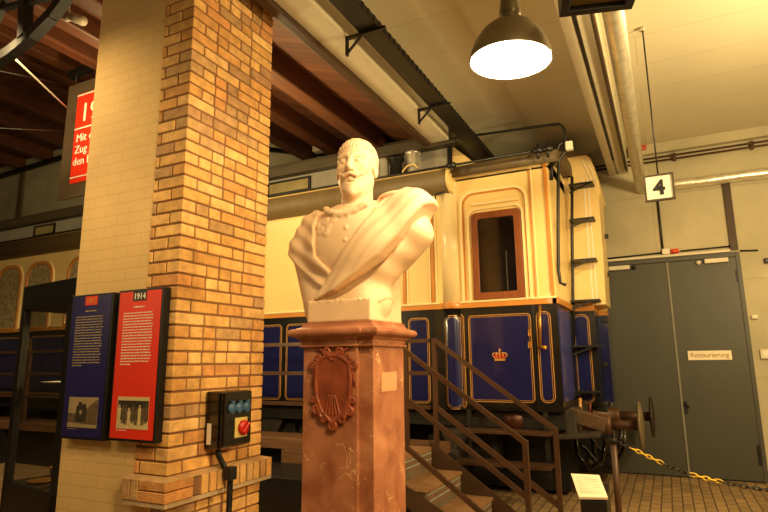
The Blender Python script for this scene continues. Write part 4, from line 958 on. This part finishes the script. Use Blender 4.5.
# ================================================================== marble pedestal
QX0, QX1, QY0, QY1 = -1.838, -1.40, 2.667, 3.075
ZTOP = aY(372, 320, QY0).z
ped = thing('marble_pedestal', 'red-brown veined marble pedestal with a carved cartouche under the bust', 'pedestal', ((QX0+QX1)/2, (QY0+QY1)/2, 0))
def mould(prof, x0, x1, y0, y1, mb=None):
    mb = mb or MB(); vs = []; fs = []
    for o, z in prof: vs += [(x0-o, y0-o, z), (x1+o, y0-o, z), (x1+o, y1+o, z), (x0-o, y1+o, z)]
    n = len(prof)
    for i in range(n-1):
        for k_ in range(4): fs.append((i*4+k_, i*4+(k_+1) % 4, (i+1)*4+(k_+1) % 4, (i+1)*4+k_))
    fs += [(3, 2, 1, 0), tuple(range((n-1)*4, n*4))]
    return mb.add(vs, fs)
z = ZTOP
SX = QX0+(QX1-QX0)*.80                                             # right edge of the projecting front slab
shaft = MB().box(QX0+.012, QX1-.004, QY0+.018, QY1, 0, z-.12); shaft.build('shaft', 'marble_red', ped, .003)
MB().box(QX0+.004, SX, QY0-.004, QY0+.10, 0, z-.12).build('front_slab', 'marble_red', ped, .004)
capp = [(.004, z-.138), (.012, z-.136), (.014, z-.126), (.004, z-.122), (.006, z-.100), (.020, z-.094), (.022, z-.088), (.030, z-.082)]
for i in range(9): a = -PI/2+PI*i/8; capp.append((.040+.022*math.cos(a), z-.058+.022*math.sin(a)))
capp += [(.030, z-.035), (.016, z-.028), (.008, z-.018), (.005, z-.010), (.005, z)]
c_ = mould(capp, QX0, QX1, QY0, QY1); c_.build('capital', 'marble_red', ped, .002)
c_ = mould([(o, z_+.0) for o, z_ in capp[:-3]], QX0+.002, SX-.006, QY0-.016, QY0+.1); c_.build('capital_break', 'marble_red', ped, .002)
mould([(.03, 0), (.03, .12), (.012, .15), (.004, .17)], QX0, QX1, QY0, QY1).build('plinth', 'marble_red', ped, .003)
a, b = aX(382, 371, QX1).y, aX(397, 371, QX1).y
MB().box(QX1-.006, QX1-.002, a, b, aX(390, 391, QX1).z, aX(390, 372, QX1).z).build('pale_patch', mat('marble_pale', (.80, .57, .41), .5, var=.04), ped)

# ------------------------------------------------------------------ volumetric carving tools
def surface_nets(f, org, h):
    f = f.astype(np.float32); nx, ny, nz = f.shape; cs = (nx-1, ny-1, nz-1)
    S = np.zeros(cs+(3,), np.float32); C = np.zeros(cs, np.float32); ins = f < 0; quads = []
    for ax in range(3):
        s0 = [slice(None)]*3; s1 = [slice(None)]*3; s0[ax] = slice(0, -1); s1[ax] = slice(1, None); s0, s1 = tuple(s0), tuple(s1)
        cr = ins[s0] != ins[s1]; ix = np.argwhere(cr); fa = f[s0][cr]; fb = f[s1][cr]; t = fa/(fa-fb)
        pos = ix.astype(np.float32); pos[:, ax] += t
        o1, o2 = [a for a in range(3) if a != ax]
        for d1 in (0, 1):
            for d2 in (0, 1):
                c = ix.copy(); c[:, o1] -= d1; c[:, o2] -= d2
                ok = (c[:, o1] >= 0) & (c[:, o2] >= 0) & (c[:, o1] < cs[o1]) & (c[:, o2] < cs[o2]); cc = c[ok]
                np.add.at(S, (cc[:, 0], cc[:, 1], cc[:, 2]), pos[ok]); np.add.at(C, (cc[:, 0], cc[:, 1], cc[:, 2]), 1)
        ok = (ix[:, o1] > 0) & (ix[:, o2] > 0) & (ix[:, o1] < cs[o1]) & (ix[:, o2] < cs[o2]); ii = ix[ok]
        q = []
        for d1, d2 in ((1, 1), (0, 1), (0, 0), (1, 0)):
            c = ii.copy(); c[:, o1] -= d1; c[:, o2] -= d2; q.append(c)
        quads.append(np.stack(q, 1))
    act = C > 0; idx = -np.ones(cs, np.int64); idx[act] = np.arange(act.sum())
    V = S[act]/C[act][:, None]*h + np.array(org, np.float32)
    Q = np.concatenate(quads); F = idx[Q[..., 0], Q[..., 1], Q[..., 2]]
    return V, F
def grid(lo, hi, h):
    ax = [np.arange(a, b+h, h, dtype=np.float32) for a, b in zip(lo, hi)]
    return np.meshgrid(*ax, indexing='ij', sparse=True)
def sph(p, c, r): return np.sqrt((p[0]-c[0])**2+(p[1]-c[1])**2+(p[2]-c[2])**2)-r
def ell(p, c, r):
    x, y, z = (p[0]-c[0])/r[0], (p[1]-c[1])/r[1], (p[2]-c[2])/r[2]; k0 = np.sqrt(x*x+y*y+z*z)
    k1 = np.sqrt((x/r[0])**2+(y/r[1])**2+(z/r[2])**2)+1e-6; return k0*(k0-1)/k1
def caps(p, a, b, ra, rb=None):
    rb = ra if rb is None else rb
    d = [b[i]-a[i] for i in range(3)]; L = sum(v*v for v in d)
    t = np.clip(((p[0]-a[0])*d[0]+(p[1]-a[1])*d[1]+(p[2]-a[2])*d[2])/L, 0, 1)
    return np.sqrt((p[0]-a[0]-t*d[0])**2+(p[1]-a[1]-t*d[1])**2+(p[2]-a[2]-t*d[2])**2)-(ra+(rb-ra)*t)
def box3(p, lo, hi, r=0.):
    q = [np.abs(p[i]-(lo[i]+hi[i])/2)-(hi[i]-lo[i])/2+r for i in range(3)]
    m = [np.maximum(v, 0) for v in q]; return np.sqrt(m[0]**2+m[1]**2+m[2]**2)+np.minimum(np.maximum(np.maximum(q[0], q[1]), q[2]), 0)-r
def smin(a, b, k): h = np.clip(.5+.5*(b-a)/k, 0, 1); return b+(a-b)*h-k*h*(1-h)
def smax(a, b, k): return -smin(-a, -b, k)
def poly2(u, w, pts):        # signed distance to a polygon in the u,w plane
    d = None; s = None
    n = len(pts)
    for i in range(n):
        (ax, az), (bx, bz) = pts[i], pts[i-1]
        ex, ez = bx-ax, bz-az; wx, wz = u-ax, w-az
        t = np.clip((wx*ex+wz*ez)/(ex*ex+ez*ez), 0, 1); dd = (wx-ex*t)**2+(wz-ez*t)**2
        d = dd if d is None else np.minimum(d, dd)
        c1_ = w >= az; c2_ = w < bz; c3_ = ex*wz > ez*wx
        fl = (c1_ & c2_ & c3_) | (~c1_ & ~c2_ & ~c3_); s = fl if s is None else (s ^ fl)
    return np.where(s, -1, 1)*np.sqrt(d)
def carve(name, fn, lo, hi, h, org, m, par, rot=None):
    p = grid(lo, hi, h); f = fn(p); V, F = surface_nets(np.broadcast_to(f, np.broadcast_shapes(*[q.shape for q in p])), lo, h)
    mb = MB(); me = bpy.data.meshes.new(name); off = OFF[par.name]
    if rot is not None: V = V @ np.array(rot).T
    me.from_pydata((V+np.array(org)-np.array(off)).tolist(), [], F.tolist())
    for pl in me.polygons: pl.use_smooth = True
    bm = bmesh.new(); bm.from_mesh(me); bmesh.ops.recalc_face_normals(bm, faces=bm.faces); bm.to_mesh(me); bm.free()
    me.materials.append(M[m]); o = bpy.data.objects.new(name, me); COL.objects.link(o); o.parent = par; OFF[o.name] = off
    return o

# ------------------------------------------------------------------ the bust
BO = Vector(((QX0+QX1)/2, (QY0+QY1)/2, ZTOP))
bust = thing('marble_bust', 'pale marble bust of a moustached man in a draped cloak on the red pedestal', 'sculpture', tuple(BO))
def L(px, py, y):            # photo point on the local plane y -> local x, z
    v = aY(px, py, BO.y+y)-BO; return (v.x, v.z)
SC = (1.2, 1.15, 1.2)
def unit(p): return (p[0]/SC[0], p[1]/SC[1], p[2]/SC[2])
def torso0(p):
    d = ell(p, (.0, -.01, .375), (.255, .175, .23))
    d = smin(d, ell(p, (.0, .03, .515), (.25, .125, .075)), .06)
    d = smin(d, caps(p, (-.228, .03, .480), (-.262, .03, .40), .100, .096), .05)       # viewer's left arm stump
    d = smin(d, caps(p, (-.275, .02, .38), (-.155, -.03, .08), .098, .10), .05)
    d = smin(d, caps(p, (.25, .05, .54), (.288, .06, .44), .100, .092), .05)           # viewer's right arm stump
    d = smin(d, caps(p, (.27, .045, .41), (.0, -.03, .165), .092, .11), .06)
    d = smin(d, caps(p, (-.09, -.01, .10), (.05, -.01, .10), .145, .145), .05)
    return d
def torso(p): return 1.17*torso0(unit(p))
HEADC = (.030, -.035, .936); HS = 1.28
def body0(p):
    T = torso0(p); d = smin(T, smax(caps(p, (.028, -.005, .50), (.042, -.018, .62), .100, .090), p[2]-.603-.38*p[1], .006), .03)
    d = smin(d, ell(p, (.225, .03, .615), (.10, .075, .030)), .015)
    d = smin(d, ell(p, (-.215, .02, .565), (.085, .07, .024)), .015)
    x_, y_, z_ = p
    rs = np.random.RandomState(4)
    def yf(cx_, cz_): return -.010-.175*math.sqrt(max(.02, 1-(cx_/.255)**2-((cz_-.375)/.23)**2))
    for i in range(34):
        t = i/33; cxx = -.10+.22*t+rs.uniform(-.006, .006); zc_ = .565-.050*math.cos((t-.5)*3.0)+rs.uniform(-.008, .008)
        yy = min(yf(cxx, min(zc_, .52)), -.085-.04*math.cos((t-.5)*2.2)); d = smin(d, ell(p, (cxx, yy, zc_), (.015, .014, .009)), .012)
    for (cxx, zc_, r_) in ((-.085, .49, .020), (-.055, .465, .018), (-.105, .445, .020), (-.065, .43, .018), (-.03, .49, .016), (-.13, .475, .014)):
        for k_ in range(6):
            a = 2*PI*k_/6; px_, pz_ = cxx+r_*.7*math.cos(a), zc_+r_*.7*math.sin(a); d = smin(d, sph(p, (px_, yf(px_, pz_)+.003, pz_), .008), .010)
    for k_ in range(3):
        zc_ = .50-.06*k_; d = smin(d, sph(p, (.045, yf(.045, zc_)+.003, zc_), .010), .006)
    return d
def groove_cut(p):            # deep shadow line under the edge of the cloak band
    pts = [(322, 302, -.20), (345, 290, -.225), (366, 273, -.215), (385, 255, -.185), (400, 240, -.13)]
    q = []
    for a, b, c in pts:      # slide back along the sight line until the point lies on the body
        for k_ in range(60):
            y = -.34+.006*k_; lx, lz = L(a, b, y)
            if float(torso((np.float32(lx), np.float32(y), np.float32(lz)))) < 0: break
        q.append((lx, y, lz))
    rr_ = [.012, .026, .032, .026, .010]; d = None
    for i in range(4):
        e = caps(p, q[i], q[i+1], rr_[i], rr_[i+1]); d = e if d is None else np.minimum(d, e)
    return d
def body(p):
    d = 1.17*body0(unit(p)); x_, y_, z_ = p; d = smax(d, -groove_cut(p), .008)
    d = smax(d, .004-z_, .004)
    rag = .0022*np.sin(x_*90+3*np.sin(x_*41))
    d = smin(d, box3(p, (-.203, -.198, 0), (.205, .195, .125), .006)+rag*(z_ > .112), .012)
    d = np.minimum(d, box3(p, (.02, .0, 0), (.212, .195, .34), .01))
    return d
def lapel_right(p):
    x_, y_, z_ = p; T = torso(p)
    up = [L(383, 193, -.04), L(372, 212, -.14), L(358, 235, -.19), L(340, 261, -.20), L(324, 281, -.19), L(315, 302, -.17)]
    dn = [L(338, 291, -.19), L(361, 272, -.20), L(379, 255.5, -.19), L(398, 236, -.14), L(413, 219, -.08), L(424, 207, -.03), L(434, 199, 0), L(424, 190, .04), L(400, 186, .08)]
    P = poly2(x_, z_, up+dn)
    ups = up; dU = None
    # distance from the upper edge line controls how far the cloth stands off
    a, b = up[1], up[4]; ex, ez = b[0]-a[0], b[1]-a[1]; ln = math.hypot(ex, ez); s_ = ((x_-a[0])*ez-(z_-a[1])*ex)/ln
    s_ = np.clip(-s_ if ((dn[2][0]-a[0])*ez-(dn[2][1]-a[1])*ex) < 0 else s_, 0, .16)
    th_ = .018+.40*s_+.003*np.sin(s_*80)
    d = smax(T-th_, P, .012); d = smax(d, -(T+.02), .01)
    return np.maximum(d, y_-.13)
def lapel_left(p):
    x_, y_, z_ = p; T = torso(p)
    inner = [L(322, 214, -.06), L(319, 222, -.10), L(318, 240, -.15), L(316.5, 256, -.17), L(329, 270, -.19), L(345, 285, -.20)]
    outer = [L(332, 292, -.19), L(317, 284, -.15), L(303, 270, -.09), L(285, 250, 0), L(285, 225, 0), L(312, 205, .02)]
    P = poly2(x_, z_, inner+outer)
    d = smax(T-.022-.004*np.sin(z_*60+x_*40), P, .014); d = smax(d, -(T+.02), .01)
    return np.maximum(d, y_-.12)
def drape_low(p):             # cloak falling under the band at the viewer's right, and behind the shoulders
    x_, y_, z_ = p; T = torso(p)
    P = poly2(x_, z_, [L(316, 303, -.18), L(345, 288, -.2), L(380, 257, -.19), L(413, 219, -.08), L(428, 200, .0), L(447, 236, .06), L(432, 262, .06), L(408, 280, .02), L(374, 305, -.14), L(340, 304, -.18)])
    fold = .004*np.sin((x_*.75+z_*.9)*34)*np.clip((x_-.05)*6, 0, 1)
    d = smax(T-.008-fold, P, .015); d = smax(d, -(T+.02), .01)
    bk = smax(ell(p, (.02, .11, .50), (.38, .14, .26)), -(y_-.06), .03)
    d = smax(d, -groove_cut(p), .008)
    return smin(np.maximum(d, y_-.16), bk, .02)
def cloak(p):
    return smin(smin(lapel_right(p), drape_low(p), .006), lapel_left(p), .006)
carve('uniform_torso', body, (-.54, -.34, -.003), (.60, .28, .80), .0064, BO, 'marble_white', bust)
carve('draped_cloak', cloak, (-.56, -.36, .02), (.64, .30, .86), .006, BO, 'marble_white', bust)

def head(p): return 1.24*head1((p[0]/1.25, p[1]/1.25, p[2]/1.32))
def head1(p):
    x, y, z = p; ax = np.abs(x)
    d = ell(p, (0, .018, .035), (.091, .118, .100))
    d = smin(d, ell(p, (0, -.035, -.045), (.072, .078, .098)), .035)
    q = (ax, y, z)
    d = smin(d, caps(p, (0, -.082, -.140), (0, -.078, -.122), .026), .03)              # chin
    d = smin(d, caps(q, (.060, .00, -.065), (.028, -.060, -.124), .026, .022), .03)       # jaw
    d = smin(d, ell(q, (.050, -.068, -.030), (.026, .028, .022)), .022)                # cheekbone
    d = smin(d, caps(q, (.012, -.104, .022), (.060, -.080, .024), .0125, .009), .016)  # brow
    d = smax(d, -ell(q, (.034, -.122, -.002), (.023, .030, .016)), .014)               # eye socket
    d = smin(d, ell(q, (.0335, -.085, -.003), (.0185, .020, .0135)), .003)             # eyeball
    d = smin(d, caps(q, (.018, -.102, .007), (.050, -.092, .006), .0045, .004), .004)  # upper lid
    d = smin(d, caps(q, (.020, -.101, -.014), (.048, -.091, -.012), .0035, .003), .004)
    d = smin(d, caps(p, (0, -.108, .012), (0, -.136, -.040), .0095, .0135), .014)      # nose
    d = smin(d, caps(q, (.0, -.130, -.046), (.015, -.118, -.046), .009, .0085), .007)
    d = smin(d, caps(q, (0, -.106, -.083), (.021, -.098, -.082), .0065, .004), .006)   # lips
    d = smin(d, caps(q, (0, -.104, -.094), (.018, -.097, -.092), .0075, .004), .006)
    # moustache with upturned tips
    m_ = smin(caps(q, (.003, -.121, -.066), (.030, -.110, -.075), .0085, .0085), caps(q, (.030, -.110, -.075), (.056, -.090, -.060), .0085, .006), .006)
    m_ = smin(m_, caps(q, (.056, -.090, -.060), (.070, -.078, -.040), .006, .0025), .005)
    d = smin(d, m_+.0012*np.sin(z*900), .003)
    d = smax(d, -ell(p, (0, -.112, -.102), (.03, .012, .004)), .006)
    # ears
    e = smax(ell(q, (.092, .012, -.015), (.013, .026, .036)), -ell(q, (.103, .006, -.012), (.010, .014, .022)), .005); d = smin(d, e, .006)
    # short parted hair with sideburns
    hr = ell(p, (0, .026, .044), (.0995, .126, .104))
    front = smax(-(y+.040), -(z-.062-.018*np.clip(x/.06, -1, 1)), .012)    # keep hair only above the brow line or behind it
    hr = smax(hr, -smax(y+.012, z-.074-.10*(ax/.09)**2*-.12, .010), .010)
    hr = smax(hr, -(z+.065-.5*np.clip(y, 0, .2)), .008)
    groove = .0020*np.sin(np.arctan2(z-.02, x+.02)*26+y*60)+.0022*np.exp(-((x-.030)/.006)**2)*(z > .1)
    d = smin(d, hr+groove, .0015)
    # neck
    d = smin(d, caps(p, (0, .022, -.09), (.004, .018, -.25), .074, .080), .03)
    return d
ya = math.radians(14)        # the head turns slightly towards the viewer's right
pt = math.radians(-3)
Rz = np.array([[math.cos(ya), -math.sin(ya), 0], [math.sin(ya), math.cos(ya), 0], [0, 0, 1]])
Rx = np.array([[1, 0, 0], [0, math.cos(pt), -math.sin(pt)], [0, math.sin(pt), math.cos(pt)]])
carve('head', head, (-.17, -.22, -.34), (.17, .22, .23), .0034, BO+Vector(HEADC), 'marble_white', bust, Rz @ Rx)

# carved cartouche on the pedestal front
kx0, kx1 = aY(313, 380, QY0).x, aY(357, 380, QY0).x; kz0_, kz1_ = aY(335, 428, QY0).z, aY(335, 348, QY0).z
KC = Vector(((kx0+kx1)/2, QY0-.004, (kz0_+kz1_)/2)); kw, kh = (kx1-kx0)/2, (kz1_-kz0_)/2
def cart(p):
    x, y, z = p; u, w = x/kw, z/kh; ax = np.abs(x); q = (ax, y, z)
    sh = [(-.80, .62), (-.86, .2), (-.80, -.25), (-.55, -.62), (0, -.95), (.55, -.62), (.80, -.25), (.86, .2), (.80, .62), (.45, .80), (0, .86), (-.45, .80)]
    P = poly2(x, z, [(a*kw, b*kh) for a, b in sh])
    d = smax(P, np.abs(y)-.018, .008)
    d = smax(d, -smax(P+.016, -(y+.006)*1.0, .006), .006)
    d = smin(d, ell(p, (0, .0, -.02*kh), (kw*.66, .024, kh*.60)), .006)
    d = smin(d, np.sqrt((P+.010)**2+(y+.014)**2)-.011, .004)
    for (a, b, r_) in ((.30, .90, .026), (.66, .74, .022), (.92, .56, .024), (.0, .78, .026), (.90, -.32, .016), (.74, -.56, .026), (.40, -.78, .022), (.0, -.94, .028)):
        c = (a*kw, -.014, b*kh); rr_ = np.sqrt((ax-c[0])**2+(z-c[2])**2); t_ = np.minimum(np.sqrt((rr_-r_*.70)**2+(y-c[1])**2)-r_*.40, sph((ax, y, z), (c[0], -.016, c[2]), r_*.34))
        d = smin(d, t_, .004)
    d = smin(d, caps(q, (.12*kw, -.016, .80*kh), (.62*kw, -.012, .98*kh), .012, .006), .004)
    d = smin(d, caps(q, (.86*kw, -.012, .45*kh), (.98*kw, -.008, .05*kh), .009, .004), .004)
    d = smin(d, caps(q, (.84*kw, -.010, -.25*kh), (.52*kw, -.018, -.72*kh), .008, .013), .004)
    for k_ in range(5): d = smin(d, caps(p, ((k_-2)*.010, -.024, -.20*kh), ((k_-2)*.022, -.018, -.66*kh), .003, .005), .003)
    d = smin(d, caps(q, (.30*kw, -.012, -.15*kh), (.62*kw, -.012, -.50*kh), .006, .009), .004)
    return d
carve('cartouche', cart, (-kw*1.3, -.05, -kh*1.2), (kw*1.3, .02, kh*1.2), .0022, KC, 'marble_carved', ped)

# ================================================================== light
w = bpy.data.worlds.new('world'); bpy.context.scene.world = w; w.use_nodes = True
bg = w.node_tree.nodes['Background']; bg.inputs[0].default_value = (1, .74, .42, 1); bg.inputs[1].default_value = .05
WARM = (1, .73, .33)
def point(loc, e, r=.1, col=WARM):  # also makes added fill lights that have no fixture
    l = bpy.data.lights.new('lamp_or_fill', 'POINT'); l.energy = e; l.shadow_soft_size = r; l.color = col
    o = bpy.data.objects.new('lamp_or_fill', l); COL.objects.link(o); o.location = loc; return o
def spot(loc, tgt, e, ang, r=.06, blend=.5, col=WARM):  # spotlights of the hall and unseen added fill
    l = bpy.data.lights.new('spot_or_fill', 'SPOT'); l.energy = e; l.spot_size = math.radians(ang); l.shadow_soft_size = r; l.spot_blend = blend; l.color = col
    o = bpy.data.objects.new('spot_or_fill', l); COL.objects.link(o); o.location = loc
    o.rotation_euler = (Vector(tgt)-Vector(loc)).to_track_quat('-Z', 'Y').to_euler(); return o
point(lc+Vector((0, 0, -.06)), 60, .12, (1, .82, .5))
spot((-.1, .35, 4.4), (-1.6, 2.8, 2.1), 135, 36, col=(1, .70, .38))   # key on the bust and pedestal
spot((.6, .8, 4.0), (-2.7, 3.0, 1.6), 350, 50)                   # brick pillar
spot((-4.3, 1.5, 3.9), (-3.6, 2.6, 3.2), 100, 75, .05, 1.)
spot((-3.3, .2, 3.9), (-3.3, 2.6, 1.5), 95, 50, .05, .8)      # cream pillar side and panels
point((1.9, 4.6, 3.0), 430, .2)                                  # pendant of the next bay: coach end, door, ceiling
point((2.2, .6, 3.2), 330, .2)  # added fill for the near ceiling, no fixture there
spot((.3, 3.6, 4.2), (-2.2, 6.5, 2.9), 520, 66, .1, .7)
spot((-5.5, 2.6, 4.8), (-9, 6.5, 3.2), 700, 90, .1, .7)  # unseen spot on the coach side left of the pillar
point((-4.1, 4.6, 3.6), 110, .2)  # added fill hidden behind the pillar, lifts the wooden ceiling
point((-5.0, 4.0, 2.3), 100, .15)  # added fill hidden behind the pillar, for the coach at the left
point((-6.2, 4.7, 4.5), 90, .15)  # added fill hidden behind the pillar, brightens the wall above the coach
point((-4.4, 1.0, 2.2), 14, .1)  # weak added fill for the cabinet and panels
spot((-2.3, -.6, 3.0), (-1.62, 2.8, 2.3), 28, 32, .15, col=(1, .70, .38))  # soft added fill on the bust from the left
point((-7.5, 1.2, 4.2), 100, .2)  # added fill for the roof at upper left
sc = bpy.context.scene
sc.view_settings.view_transform = 'Standard'; sc.view_settings.look = 'None'; sc.view_settings.exposure = 0
